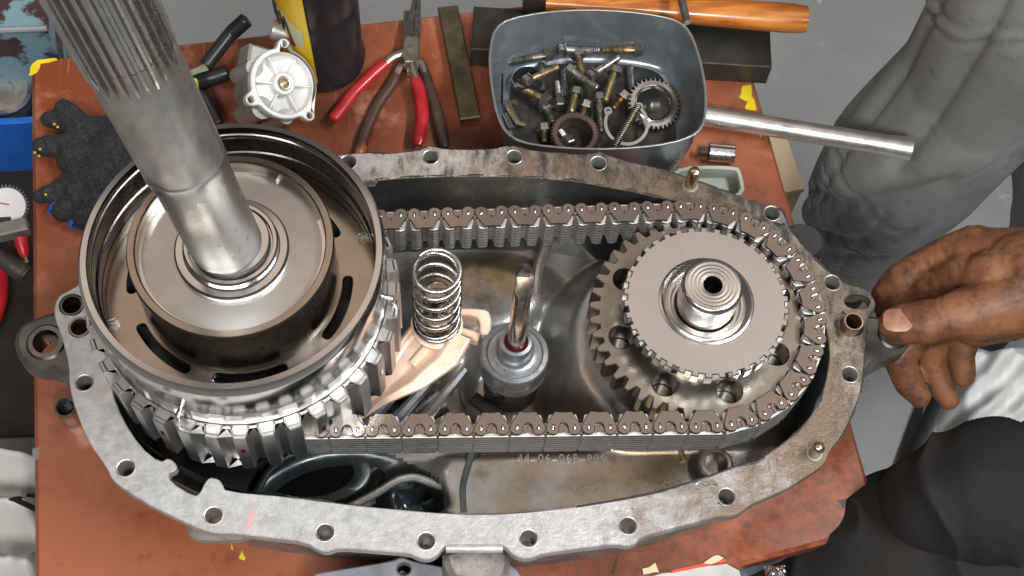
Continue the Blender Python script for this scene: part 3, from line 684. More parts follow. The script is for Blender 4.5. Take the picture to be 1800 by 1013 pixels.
MB().lathe([(.95, 8.0), (.95, 8.12), (.70, 8.12), (.70, 8.0)], 40, Tm, closed=True, a0=.4, a1=5.6).build('retaining_clip', zinc_m, rail)

def smooth_path0(pts, sub=6):
    q = [Vector(pts[i]).lerp(Vector(pts[i+1]), k/sub) for i in range(len(pts)-1) for k in range(sub)]+[Vector(pts[-1])]
    for _ in range(4): q = [q[0]]+[(q[i-1]+q[i]*2+q[i+1])/4 for i in range(1, len(q)-1)]+[q[-1]]
    return q
fork = thing('shift_fork', (sx, sy, 2), 'pale bronze shift fork reaching from spring to under the drum', 'shift fork')
MB().lathe([(1.15, 3.4), (1.25, 6.4), (1.40, 6.75), (1.42, 7.0), (1.3, 7.06), (.74, 7.06)], 44, Tm).build('fork_boss', fork_m, fork)
# swept wing of the fork: cross sections along a curve
def wing(cpx, widths, thick, nsec=22, prof=10):
    vs = []; fs = []; cs = [(P(x, y, z), wd, th) for (x, y, z), wd, th in zip(cpx, widths, thick)]
    K = len(cs)-1
    for i in range(nsec+1):
        t = i/nsec*K; k = min(int(t), K-1); u = t-k; u = u*u*(3-2*u)*.5+u*.5
        p = cs[k][0].lerp(cs[k+1][0], u); wd = cs[k][1]*(1-u)+cs[k+1][1]*u; th = cs[k][2]*(1-u)+cs[k+1][2]*u
        d = (cs[k+1][0]-cs[k][0]).normalized(); s_ = Vector((-d.y, d.x, 0)).normalized(); up = d.cross(s_)*-1
        if up.z < 0: up = -up
        for q in range(prof*2):
            a = 2*PI*q/(prof*2); ca, sa = math.cos(a), math.sin(a)
            vs.append(p+s_*(wd*math.copysign(abs(ca)**.6, ca))+up*(th*math.copysign(abs(sa)**.6, sa)))
    n = prof*2
    for i in range(nsec):
        for q in range(n): fs.append((i*n+q, i*n+(q+1) % n, (i+1)*n+(q+1) % n, (i+1)*n+q))
    fs.append(tuple(range(n))[::-1]); fs.append(tuple(nsec*n+q for q in range(n)))
    return MB().add(vs, fs)
def along(pts, u):
    t = u*(len(pts)-1); k = min(int(t), len(pts)-2); f_ = t-k
    return Vector(pts[k]).lerp(Vector(pts[k+1]), f_)
eL = [(735, 556), (702, 596), (674, 645), (642, 692), (596, 738)]; eR = [(830, 598), (806, 642), (745, 684), (680, 711), (608, 756)]
def webpt(u, v):
    # hollow web on the far side, raised rib along the near side, skirt turned down at both edges
    q = along([(*along(eL, u), 0), (*along(eR, u), 0)], max(0, min(1, (v-.06)/.88)))
    z = 6.5-2.0*u+.25*math.sin(u*3)
    rib_ = sstep(.44, .68, v)*(1-sstep(.93, 1.0, v)); z += 1.0*(1-.7*u)*rib_+.25*(1-sstep(.05, .22, v))
    if v < .12: z -= 1.4*(1-math.sqrt(max(0, 1-((.12-v)/.12)**2)))
    if v > .88: z -= 1.6*(1-math.sqrt(max(0, 1-((v-.88)/.12)**2)))
    return P(q[0], q[1], z)
MB().grid(44, 60, webpt).build('fork_web', fork_m, fork, angle=60)
a_ = [(P(x, y, z), w_) for x, y, z, w_ in ((792, 575, 6.6, .55), (760, 600, 6.5, .4), (725, 640, 6.0, .22))]
MB().tube(smooth_path0([p for p, w_ in a_]), .28, 10).build('fork_rib', fork_m, fork)
m = frame(P(832, 560, 7.0), (-.1, -.05, 1), (1, -.12, 0))
MB().plate([rnd_loop([(-1.0, .50), (.5, .55), (.95, .3), (1.0, -.9), (.45, -1.0), (.40, -.25), (.1, .12), (-1.0, .12)], 1)], -.75, .2, .08, m).build('fork_claw', fork_m, fork)
m = frame(P(822, 590, 6.4), (0, 0, 1), (1, -.35, 0))
MB().box((0, 0, 0), (1.3, .55, .7), m, .1).build('claw_stay', fork_m, fork)

cc = P(905, 620, 7.2); camh = thing('shift_cam', (cc.x, cc.y, 2), 'grey round shift cam with upright pointed steel rod', 'shift cam')
Tm = Matrix.Translation((cc.x, cc.y, 0))
MB().lathe([(1.3, 2), (1.35, 4.6), (1.62, 4.75), (1.82, 5.1), (1.84, 5.4), (1.74, 5.6), (1.72, 5.75), (1.84, 5.9), (1.86, 6.7), (1.86, 7.05), (1.78, 7.18), (1.55, 7.22), (1.45, 7.14), (1.2, 7.13), (1.0, 7.2), (.92, 7.4)], 64, Tm).build('cam_body', grey_m, camh, angle=30)
MB().lathe([(.95, 7.18), (.90, 8.5), (.84, 8.66), (.66, 8.7), (.62, 8.6)], 44, Tm).build('collar', grey_m, camh)
MB().lathe([(.68, 8.62), (.60, 8.72), (.48, 8.66)], 36, Tm).build('oil_ring', oil_m, camh)
MB().lathe([(1.55, 2.2), (1.55, 4.4), (1.2, 4.5)], 40, Tm).build('cam_skirt', black_m, camh)
c1 = frame(P(872, 690, 4.6), (0, 0, 1), (1, -.5, 0))
MB().box((0, 0, 0), (1.1, .8, 1.2), c1, .12).build('cam_block', darksteel_m, camh)
# rod with a flat ground on one side and a pointed end
rp = []
for z in (8.0, 14.5, 15.0, 16.7, 17.1, 17.35):
    row = []
    for k in range(24):
        a = 2*PI*k/24; x, y = .47*math.cos(a), .47*math.sin(a)
        if z >= 15: y = max(y, -.20); x = max(x, -.40)
        sc_ = 1 if z < 17 else (.8 if z < 17.2 else .25)
        row.append((x*sc_, (y-.1)*sc_+.1 if z > 17 else y, z-(.15*x if z > 16.9 else 0)))
    rp.append(row)
vs = [p for r_ in rp for p in r_]; fs = [(i*24+k, i*24+(k+1) % 24, (i+1)*24+(k+1) % 24, (i+1)*24+k) for i in range(5) for k in range(24)]+[tuple(5*24+k for k in range(24))]
MB().add(vs, fs, Tm).build('rod', M('rod_steel', (.52, .46, .40), 1, .22, (.42, .36, .31), 60), camh, angle=30)
# ================================================================== tools and parts on the bench
def smooth_path(pts, sub=8, it=4):
    q = []
    for i in range(len(pts)-1):
        for k in range(sub): q.append(Vector(pts[i]).lerp(Vector(pts[i+1]), k/sub))
    q.append(Vector(pts[-1]))
    for _ in range(it): q = [q[0]]+[(q[i-1]+q[i]*2+q[i+1])/4 for i in range(1, len(q)-1)]+[q[-1]]
    return q

# parts tray
rim_px = [(862, 80), (870, 50), (895, 33), (960, 21), (1030, 17), (1100, 20), (1160, 28), (1195, 38), (1213, 56), (1226, 88), (1235, 122), (1241, 162), (1241, 200), (1234, 226), (1214, 241), (1180, 252), (1120, 260), (1040, 263), (960, 258), (915, 250), (890, 235), (874, 205), (865, 160), (860, 115)]
RZ = 5.6
rim = rnd_loop([tuple(P(x, y, RZ).xy) for x, y in rim_px], 1)
if s_area(rim) < 0: rim.reverse()
rc = Vector((sum(p[0] for p in rim)/len(rim), sum(p[1] for p in rim)/len(rim)))
def loft(secs):
    n = len(secs[0]); vs = [p for s in secs for p in s]
    fs = [(k*n+i, k*n+(i+1) % n, (k+1)*n+(i+1) % n, (k+1)*n+i) for k in range(len(secs)-1) for i in range(n)]
    return vs, fs
def rs(k, z, dy=0.0): return [(rc.x+(x-rc.x)*k, rc.y+dy+(y-rc.y)*k, z) for x, y in rim]
tray = thing('parts_tray', (rc.x, rc.y, 0), 'oily grey rounded tray full of loose bolts and rings', 'tray')
secs = [rs(.76, .05, -.7), rs(.82, .15, -.7), rs(.85, .6, -.7), rs(.90, 1.95, -.4), rs(.935, 3.0, -.25), rs(.99, RZ-.15), rs(1.0, RZ), rs(.985, RZ), rs(.93, 3.0, -.2), rs(.905, 2.4, -.3), rs(.87, 2.0, -.3), rs(.82, 1.8, -.3), rs(.74, 1.72, -.3)]
vs, fs = loft(secs); n = len(rim); k = len(secs)-1
fs += [tuple(range(n))[::-1], tuple(k*n+i for i in range(n))]
MB().add(vs, fs).build('tray_shell', tray_m, tray, angle=40)
MB().tube([Vector((x, y, RZ-.02)) for x, y in rim], .07, 8, closed=True).build('rolled_rim', zinc_m if False else M('worn_rim', (.34, .35, .34), .7, .35), tray, angle=180)

of_ = [(x, y) for x, y, z in rs(.80, 0, -.3)]
MB().plate([of_], 1.80, 1.83).build('oil_film', M('black_oil_film', (.02, .02, .02), 0, .12, (.05, .045, .04), 40), tray)
K = 380/1750.0
def tz(x, y): return (860+x*K, 60+y*K)
bolts = [((600, 130), (890, 135), 1.6, zinc_m, 'black headed bolt with silver shank along the back of the tray'),
 ((1195, 130), (915, 130), 1.5, brass_m, 'yellow zinc bolt along the back wall with its head to the right'),
 ((465, 175), (150, 230), 1.5, dirtbolt_m, 'long dark bolt lying at the back left corner of the tray'),
 ((320, 375), (560, 265), 2.1, brass_m, 'brass coloured bolt resting across the thin black ring, pointing up'),
 ((450, 530), (210, 410), 1.9, brass_m, 'bolt with white tip crossing the lower edge of the thin black ring'),
 ((720, 175), (765, 365), 1.9, brass_m, 'short yellow bolt below the silver back bolt, head towards the back'),
 ((670, 300), (880, 440), 2.3, zinc_m, 'bright grey bolt slanting across the middle of the bolt pile'),
 ((840, 330), (1050, 190), 2.2, zinc_m, 'white powdery bolt pointing to the back right of the tray'),
 ((1015, 310), (935, 550), 2.3, brass_m, 'long brass coloured bolt with dark head at right of the pile'),
 ((570, 560), (550, 380), 1.3, dirtbolt_m, 'thick grey bolt lying upright beside the thin black ring'),
 ((700, 480), (660, 640), 2.2, brass_m, 'brass bolt with broad washer head in the middle of the pile'),
 ((890, 530), (912, 800), 1.9, dirtbolt_m, 'long grey tapering bolt pointing at the near wall of the tray'),
 ((460, 600), (520, 720), 1.5, dirtbolt_m, 'dark greasy bolt left of the brown sleeve'),
 ((780, 580), (755, 660), 1.8, brass_m, 'small brass bolt just behind the brown sleeve'),
 ((640, 870), (570, 780), 1.9, zinc_m, 'small bolt lying inside the brown sleeve'),
 ((445, 770), (455, 880), 1.5, brass_m, 'small yellow bolt at the near left wall of the tray'),
 ((1080, 510), (1000, 610), 2.0, M('copper_bolt', (.34, .17, .09), .9, .4, (.2, .1, .06), 120), 'copper brown bolt beside the toothed ring')]
for h, t, z, mt, lab in bolts:
    mt = M('dull_zinc', (.42, .42, .40), .9, .36, (.22, .215, .2), 150) if mt is zinc_m else mt
    z += .85+(.55 if h[1] < 135 else .25 if t[1] == 230 else 0); a = P(*tz(*h), z); b = P(*tz(*t), z-.25); d = (b-a); L = d.length; m = frame(a, d)
    bo = thing('bolt', a, lab, 'bolt', 'loose bolts in the parts tray')
    MB().lathe([(0, -.38), (.36, -.38), (.42, -.30), (.42, .0), (.52, .03), (.52, .12), (.2, .14)], 6, m).build('bolt_head', dirtbolt_m, bo, angle=20)
    pr = [(.25, .0), (.25, L*.35)]
    k = 0; zz = L*.36
    while zz < L-.12: pr += [(.255, zz), (.215, zz+.05)]; zz += .11
    pr += [(.215, L-.06), (.15, L), (0, L)]
    MB().lathe(pr, 12, m).build('bolt_shank', mt, bo, angle=40)
c = P(*tz(305, 390), 2.3); rg = MB().lathe([(.98, -.3), (.98, .45), (.88, .45), (.88, -.3)], 40, frame(c, (-.15, .25, 1)), closed=True)
tag(rg.build('seal_ring', M('black_seal', (.05, .05, .052), .6, .28), org=c), 'thin black ring with bright edge at left of the tray', 'ring')
c = P(*tz(1330, 575), 2.5); m = frame(c, (.08, -.22, 1))
tr_ = thing('toothed_ring', c, 'dark toothed ring at the right side of the parts tray', 'ring')
MB().plate([gear_loop(34, 1.56, 1.74, .5, .2), circle(0, 0, 1.22, 48)], -.28, .28, .05, m).build('gear_rim', M('ring_steel', (.20, .18, .16), .95, .38, (.12, .11, .10), 90), tr_, angle=30)
MB().lathe([(1.24, .3), (1.16, .34), (1.12, .25), (1.12, -.3)], 48, m).build('bore_lip', zinc_m, tr_)
c = P(*tz(690, 830), 2.6); m = frame(c, (0, -.1, 1))
tag(MB().plate([gear_loop(40, 1.42, 1.50, .5, .25), circle(0, 0, 1.08, 40)], -.8, .5, .06, m).build('brown_sleeve', rust_m, org=c), 'rusty brown grooved sleeve at the near wall of the tray', 'sleeve')
c = P(*tz(1110, 725), 3.0); m = frame(c, (.05, -.3, 1), (1, .15, 0))
cr = thing('circlip', c, 'open flat circlip with eyelets lying over the toothed ring', 'circlip')
MB().lathe([(1.42, -.06), (1.42, .06), (1.22, .06), (1.22, -.06)], 60, m, closed=True, a0=math.radians(135), a1=math.radians(135+270)).build('clip_ring', M('clip_steel', (.14, .135, .12), .9, .42), cr, angle=30)
for a in (136, 44):
    q = (1.38*math.cos(math.radians(a)), 1.38*math.sin(math.radians(a)))
    MB().plate([rnd_loop([(q[0]-.27, q[1]-.25), (q[0]+.27, q[1]-.25), (q[0]+.25, q[1]+.25), (q[0]-.25, q[1]+.25)], 1), circle(q[0], q[1], .1, 12)], -.065, .065, .02, m).build('eyelet', M('clip_steel', (.26, .25, .23)), cr)
a, b = P(*tz(1205, 585), 3.45), P(*tz(1012, 918), 2.9); d = b-a; m = frame(a, d); L = d.length
pts = [m @ Vector((.20*math.cos(2*PI*t/14), .20*math.sin(2*PI*t/14), L*t/(14*22))) for t in range(14*22)]
tag(MB().tube(pts, .055, 6).build('small_coil_spring', M('dull_spring', (.26, .25, .19), .9, .36), org=a, angle=180), 'long thin coil spring lying across the circlip in the tray', 'spring')
c = P(*tz(190, 640), 2.2); m = frame(c, (.2, -.1, 1), (.6, -.8, 0))
MBk = MB(); MBk.tube([m @ Vector(p) for p in ((-.5, .7, 0), (-.7, .1, .1), (.1, -.1, .15), (.75, -.15, .1), (1.0, .2, 0))], .12, 8, sx=2.2)
tag(MBk.build('bent_clip', olive_m, org=c), 'bent metal clip in the left corner of the tray', 'clip')
for i, (a, b) in enumerate((((85, 330), (80, 560)), ((130, 650), (185, 760)))):
    a, b = P(*tz(*a), 2.2), P(*tz(*b), 2.1)
    tag(MB().tube([a, a.lerp(b, .5), b], .24, 12).build('dark_pin', darksteel_m, org=a), ('dark round pin against the left wall of the tray', 'short dark pin in the near left corner of the tray')[i], 'pin', 'dark pins in the tray')
for i, (a, b) in enumerate((((425, 250), (430, 470)), ((1130, 270), (1150, 470)), ((600, 300), (605, 520)))):
    a, b = P(*tz(*a), 2.05), P(*tz(*b), 2.05)
    tag(MB().tube([a, b], .27, 12).build('steel_spacer', M('oily_spacer', (.18, .19, .20), .9, .28), org=a), ('dark spacer tube beside the thin black ring', 'dark spacer tube behind the toothed ring', 'dark spacer tube left of the brass washer bolt')[i], 'spacer', 'spacer tubes in the tray')

# black bar under and behind the tray
a, b = P(828, 86, 1.9), P(1357, 118, 1.9); d = (b-a).normalized(); n_ = Vector((-d.y, d.x, 0)); wd = 3.4
bm_o = thing('steel_bar', a, 'heavy black steel bar lying behind the parts tray', 'bar')
mm = frame((a+b)/2+n_*wd/2-Vector((0, 0, .95)), (0, 0, 1), d)
MB().box((0, 0, 0), ((b-a).length, wd, 1.88), mm, .06).build('bar_body', beam_m, bm_o)
MB().box((0, -wd/2+.02, .92), ((b-a).length-.1, .07, .05), mm).build('worn_edge', M('worn_edge_steel', (.22, .21, .19), .8, .4), bm_o)

# hammer
hz = 3.6
a, b = P(960, 2, hz-.4), P(1418, 34, hz)
ham = thing('hammer', a, 'hammer with varnished wooden handle lying across the black bar', 'hammer')
d = b-a; N_ = 16; pts = [a+d*(i/N_) for i in range(N_+1)]
MB().tube(pts, [.72+.30*sstep(.1, .9, i/N_)-(.12 if i == N_ else 0) for i in range(N_+1)], 20, sy=.85).build('handle', wood_m, ham)
m = frame(P(946, -8, hz-.3), (0, 0, 1), d)
MB().plate([rnd_loop([(-.9, -.75), (.9, -.75), (1.0, .3), (.9, 3.5), (-.9, 3.5), (-1.0, .3)], 1)], -1.0, .8, .25, m).build('hammer_head', M('hammer_steel', (.20, .16, .11), .8, .4, (.12, .1, .08), 50), ham)
a, b = P(1190, -30, 5.4), P(1208, 40, 5.75)
tag(MB().tube([a, a.lerp(b, .5), b], [.27, .27, .24], 14).build('punch', M('punch_steel', (.45, .43, .40), 1, .34), org=a), 'thin steel punch leaning over the back edge of the tray', 'punch')

# pipe
a, b = P(1228, 202, .95), P(1601, 262, 1.5)
pipe = thing('steel_pipe', a, 'pale steel pipe pointing right over the bench edge', 'pipe')
m = frame(a, b-a); L = (b-a).length
MB().lathe([(.66, 0), (.66, L-1.6), (.72, L-.8), (.80, L-.08), (.80, L), (.70, L), (.62, L-.8), (.56, L-2.5), (.56, 0)], 36, m).build('pipe_wall', M('zinc_pipe', (.66, .65, .62), .9, .36, (.55, .53, .50), 30, .4, .7, .15, 400), pipe, angle=40)
MB().lathe([(.58, L-2.4), (0, L-2.4)], 20, m).build('pipe_bore', wall_m, pipe)

# pliers
def pliers(name, label, piv, jaw, grips, z, mats, wide):
    pv = P(*piv, z); o = thing(name, pv, label, 'pliers')
    jv = P(*jaw, z); d = (jv-pv).normalized(); s_ = Vector((-d.y, d.x, 0))
    m = frame(pv, (0, 0, 1), d)
    MB().plate([rnd_loop([(-1.05, -.66*wide), (.7, -.62*wide), (1.0, -.5*wide), (1.0, .5*wide), (.7, .62*wide), (-1.05, .66*wide)], 1)], -.32, .32, .08, m).build('jaw_plate', jaw_m, o)
    MB().lathe([(.34, .3), (.32, .38), (0, .40)], 20, m).build('rivet', jaw_m, o)
    Lj = (jv-pv).length
    for s in (-1, 1):
        pts = [m @ Vector(p) for p in ((.8, s*.30*wide, 0), (Lj*.6, s*.20, 0), (Lj, s*.12, 0))]
        MB().tube(pts, [.30, .2, .12], 10).build('jaw', zinc_m, o)
    for gp, gm, r in zip(grips, mats, (.40, .40)):
        pts = smooth_path([P(x, y, z-.1*(i > 0)) for i, (x, y) in enumerate(gp)])
        K_ = len(pts)
        MB().tube(pts, [r*(.72+.28*sstep(0, .25, i/K_))*(1 if i < K_-1 else .6) for i in range(K_)], 14, sx=1.0, sy=.72).build('grip', gm, o)
        t0 = smooth_path([pv+(Vector(pts[0])-pv)*.2, pts[0], pts[4]])
        MB().tube(t0, .3, 10).build('tang', jaw_m, o)
    return o
pliers('pliers', 'pliers with orange and oil blackened grips lying under the red ones', (722, 105), (716, 20), [[(703, 118), (690, 145), (662, 185), (642, 230), (629, 275)], [(742, 112), (752, 150), (768, 195), (782, 260)]], .45, (M('orange_black_grip', (.55, .12, .02), 0, .4, (.06, .03, .02), 12, .42, .5), brown_m), .9)
pliers('pliers', 'circlip pliers with red dipped grips on the bench', (722, 90), (734, -12), [[(692, 100), (664, 122), (622, 162), (600, 192), (584, 212)], [(725, 122), (738, 160), (744, 200), (735, 256)]], 1.15, (red_m, red_m), .85)
# flat bar
a, b = P(787, 14, .5), P(827, 211, .5); d = (b-a).normalized()
m = frame((a+b)/2, (0, 0, 1), d)
tag(MB().box((0, 0, 0), ((b-a).length, 1.35, .5), m, .08).build('flat_bar', olive_m, org=a), 'short olive brown flat steel bar right of the pliers', 'bar')

# bottle
bc = P(570, 106, 0); bt = thing('oil_bottle', bc, 'black oil bottle with torn yellow label behind the pump cover', 'bottle')
T = Matrix.Translation((bc.x, bc.y, 0))
MB().lathe([(0, .05), (2.3, .05), (2.62, .25), (2.7, .7), (2.62, 1.0), (2.55, 1.2), (2.52, 5.8), (2.45, 6.3), (2.35, 6.5), (2.42, 6.8), (2.42, 10.5), (1.9, 12), (1.2, 12.6), (1.2, 14), (0, 14)], 56, T).build('bottle_body', black_m, bt, angle=40)
def lab_pt(a, z, r=2.575): return (bc.x+r*math.cos(a), bc.y+r*math.sin(a), z)
MB().grid(20, 12, lambda u, v: lab_pt(math.radians(176+(88-8*v)*u), 1.5+8.6*v-1.0*u*(1-v), 2.575 if v < .5 else 2.56)).build('bottle_label', label_m, bt)
MB().grid(12, 6, lambda u, v: lab_pt(math.radians(205+46*u), 5.4+2.0*v-.5*u+.3*math.sin(5*u), 2.60)).build('label_band', paleink_m, bt)
MB().grid(10, 6, lambda u, v: lab_pt(math.radians(190+42*u), 4.4+1.7*v*(1-.6*u)+.25*math.sin(7*u), 2.615)).build('label_flash', redink_m, bt)
for k, (a0, z0, a1, z1) in enumerate(((192, 7.6, 199, 6.2), (199, 6.2, 203, 7.4), (203, 7.4, 211, 5.9), (214, 7.3, 220, 5.8), (220, 5.8, 223, 7.1), (223, 7.1, 236, 4.7))):
    MB().tube([lab_pt(math.radians(a0+(a1-a0)*t/5), z0+(z1-z0)*t/5, 2.64) for t in range(6)], .07, 6).build('label_letter', ink_m, bt)

# pump cover (white casting with three ears)
pc = P(500, 147, 4.6); nrm = Vector((.50, -.32, .80)); m = frame(pc, nrm, (0.15, .95, .3))
pm = thing('pump_cover', (pc.x, pc.y, 0), 'white cast aluminium pump cover with three ears leaning by the bottle', 'pump cover')
eo = []
for i in range(90):
    a = 2*PI*i/90; r = 2.18
    for ea in (8, 128, 232):
        dd = abs((math.degrees(a)-ea+180) % 360-180)
        if dd < 13: r = max(r, 2.18+.62*(1-(dd/13)**2.4))
    eo.append((r*math.cos(a), r*math.sin(a)))
hl = [circle(2.48*math.cos(math.radians(q)), 2.48*math.sin(math.radians(q)), .2, 16) for q in (8, 128, 232)]
MB().plate([eo, circle(0, 0, 1.86, 60)]+hl, -.5, 0, .07, m).build('cover_rim', alu_m, pm, angle=30)
MB().lathe([(1.88, -.02), (1.82, -.55), (1.5, -.75), (.8, -.6), (.72, -.5), (.70, -.05), (.62, .02), (.50, .02), (.46, -.05), (.40, -.1)], 56, m).build('cover_dish', alu_m, pm, angle=35)
MB().lathe([(.46, -.04), (.40, .04), (.30, .03), (.27, -.1), (.27, -.6), (0, -.6)], 30, m).build('bush', M('bronze_bush', (.62, .55, .42), .9, .3), pm)
for q in (40, 100, 160, 220, 280, 340):
    mm = m @ Matrix.Rotation(math.radians(q), 4, 'Z')
    MB().box((1.25, 0, -.42), (1.15, .1, .42), mm, .02).build('cover_web', alu_m, pm)
MB().lathe([(2.0, -.48), (1.95, -2.0), (1.75, -2.4), (1.7, -3.6), (1.3, -4.1), (0, -4.1)], 40, m).build('pump_body', alu2_m, pm)
for q, rr in ((70, .55), (150, .7), (200, .5)):
    mm = m @ Matrix.Rotation(math.radians(q), 4, 'Z')
    MB().lathe([(0, -3.2), (rr, -3.2), (rr, -.6), (0, -.6)], 20, mm @ Matrix.Translation((1.9, 0, 0))).build('screw_boss', alu2_m, pm)
MB().box((1.6, 1.5, -1.6), (1.1, 1.4, 1.6), m, .15).build('motor_flange', alu2_m, pm)
a = P(478, 52, 5); b = P(520, 64, 4.6)
MB().tube([a, b], .62, 18).build('pipe_stub', alu2_m, pm)
# its wiring
hn = thing('wiring_harness', P(380, 120, 0), 'black corrugated wiring conduits running behind the splined shaft', 'wiring harness')
def corrug(pxs, r):
    pts = smooth_path([P(*q) for q in pxs], 26, 8); K_ = len(pts)
    MB().tube(pts, [r*(1+.09*math.cos(PI*i)) for i in range(K_)], 14).build('conduit', black_m, hn, angle=180)
corrug([(432, 36, 4), (405, 60, 3.2), (362, 115, 2.6)], .46)
corrug([(400, 128, 2.2), (370, 138, 2.0), (345, 146, 1.6)], .5)
corrug([(344, 150, 1.2), (362, 180, 1.0), (384, 218, .6)], .42)
for k in range(4): MB().tube(smooth_path([P(362+k, 113+3*k, 2.6), P(345, 122+2*k, 2.2), P(322, 130+3*k, 1.6), P(300, 138+3*k, 1.2)]), .09, 6).build('wire', wire_m, hn)
MB().tube(smooth_path([P(330, 138, 2), P(345, 140, 2.3), P(348, 158, 1.6), P(340, 165, 1.0)]), .1, 6).build('wire', M('lime_wire', (.35, .45, .06), 0, .4), hn)

# sockets
def socket(label, a, b, r, rb):
    o = thing('socket', a, label, 'socket'); m = frame(a, Vector(a)-Vector(b)); L = (Vector(a)-Vector(b)).length
    MB().lathe([(rb, -L), (rb, -L*.45), (r, -L*.4), (r, -.05), (r-.05, 0), (r-.12, 0)], 32, m).build('socket_wall', zinc_m, o)
    MB().lathe([(r-.11, .0), (r-.2, -.06), (r-.2, -.9), (0, -.9)], 6, m).build('hex_bore', hole_m, o, angle=20)
    return o
socket('chrome socket standing beside the left edge of the housing', P(114, 716, 2.5), P(128, 735, .1), .60, .62)
so = socket('chrome socket lying at the right of the tray', P(1291, 272, .65), P(1246, 268, .65), .58, .58)
MB().box((0, 0, -1.9), (.45, .45, .9), frame(P(1291, 272, .65), P(1291, 272, .65)-P(1246, 268, .65)), .04).build('drive_square', darksteel_m, so)
# pale plastic lid
l = rnd_loop([tuple(P(x, y, 2.4).xy) for x, y in [(1170, 292), (1292, 290), (1304, 300), (1312, 352), (1180, 360)]], 2)
lid = thing('plastic_lid', P(1240, 320, 0), 'pale green plastic lid tucked under the housing edge', 'lid')
MB().plate([l, inset(l if s_area(l) > 0 else l[::-1], .25)], .1, 2.4, .05).build('lid_wall', pgreen_m, lid)
MB().plate([inset(l if s_area(l) > 0 else l[::-1], .1)], .05, 1.3).build('lid_floor', pgreen_m, lid)
# grey casting in front
l = [tuple(P(x, y, 4.5).xy) for x, y in [(540, 1010), (600, 1000), (690, 986), (706, 978), (724, 986), (800, 1000), (860, 985), (905, 990), (930, 1040), (540, 1060)]]
h = P(710, 999, 4.5)
cov = thing('cover_casting', P(720, 1020, 0), 'grey gasketed cover casting below the near edge of the housing', 'cover')
MB().plate([rnd_loop(l, 1), circle(h.x, h.y, .36, 22)], 3.7, 4.5, .08).build('cover_flange', gasket_m, cov)
MB().plate([inset([tuple(q) for q in (l if s_area(l) > 0 else l[::-1])], .5)], 0, 3.7).build('cover_wall', gasket_m, cov)
# torn label and foil at the near bench edge
def sheet(px, z, name, mat, label, cat, amp=.5, th=.05, parts=()):
    l = ragged([P(x, y, z).xy for x, y in px], amp, .5, len(px))
    o = thing(name, P(*px[0], z), label, cat); MB().plate([l], z, z+th).build('sheet', mat, o); return o
o = sheet([(1125, 1014), (1180, 1007), (1222, 998), (1275, 990), (1300, 1003), (1310, 1040), (1110, 1040)], .05, 'torn_packet', M('grubby_white_film', (.5, .49, .48), 0, .4, (.38, .36, .35), 30), 'torn white packet with red stripe at the near bench edge', 'packet', .15)
MB().plate([ragged([P(x, y, .12).xy for x, y in [(1180, 1003), (1240, 990), (1276, 983), (1277, 988), (1230, 998), (1180, 1008)]], .06, .3, 2)], .11, .14).build('red_stripe', redink_m, o)
MB().plate([ragged([P(x, y, .12).xy for x, y in [(1128, 1000), (1150, 994), (1160, 1003), (1130, 1012)]], .2, .3, 4)], .11, .16).build('brown_flap', card_m, o)
MB().plate([ragged([P(x, y, .12).xy for x, y in [(1236, 988), (1262, 976), (1272, 982), (1250, 992)]], .15, .3, 6)], .15, .2).build('brown_flap', card_m, o)
fo = MB(); c = P(1366, 1000, .5)
fo.grid(20, 20, lambda u, v: (c.x-.6+1.2*u, c.y-1.3+1.6*v, max(.02, .9*(1-(2*u-1)**2)*(1-(2*v-1)**2)*(.6+1.4*abs(noise.noise((u*5, v*5, 2)))))))
tag(fo.build('foil_scrap', bright_m, org=c, angle=15), 'crumpled shiny foil scrap at the near bench edge', 'foil')
# ================================================================== soft things: remeshed bodies
def blob(name, caps, voxel, mat, parent=None, smooth=6, disp=None, flat=None):
    """one continuous surface grown over tapered limbs; caps = [(p, r, q, s)]"""
    mb = MB()
    for p, r, q, s in caps:
        p, q = Vector(p), Vector(q); n = max(2, int((q-p).length/(.35*min(r, s)))+1)
        for i in range(n+1):
            c = p.lerp(q, i/n); rr = r+(s-r)*i/n
            pr = [(rr*math.sin(PI*k/10)+1e-5, -rr*math.cos(PI*k/10)) for k in range(11)]
            mb.lathe(pr, 14, Matrix.Translation(c))
    me = bpy.data.meshes.new(name+'_src'); me.from_pydata([Vector(v)*S for v in mb.v], [], mb.f)
    o = bpy.data.objects.new(name+'_src', me); COL.objects.link(o)
    md = o.modifiers.new('r', 'REMESH'); md.mode = 'VOXEL'; md.voxel_size = voxel*S
    ms = o.modifiers.new('s', 'SMOOTH'); ms.iterations = smooth; ms.factor = .5
    dg = bpy.context.evaluated_depsgraph_get(); e = bpy.data.meshes.new_from_object(o.evaluated_get(dg))
    bpy.data.objects.remove(o); bpy.data.meshes.remove(me)
    if disp: 
        nm = [v.normal.copy() for v in e.vertices]
        for v, nn in zip(e.vertices, nm): v.co += nn*(disp(v.co/S, nn)*S)
    r = MB(); r.v = [tuple(v.co/S) for v in e.vertices]; r.f = [tuple(p.vertices) for p in e.polygons]
    bpy.data.meshes.remove(e)
    return r.build(name, mat, parent, angle=180) if parent else r

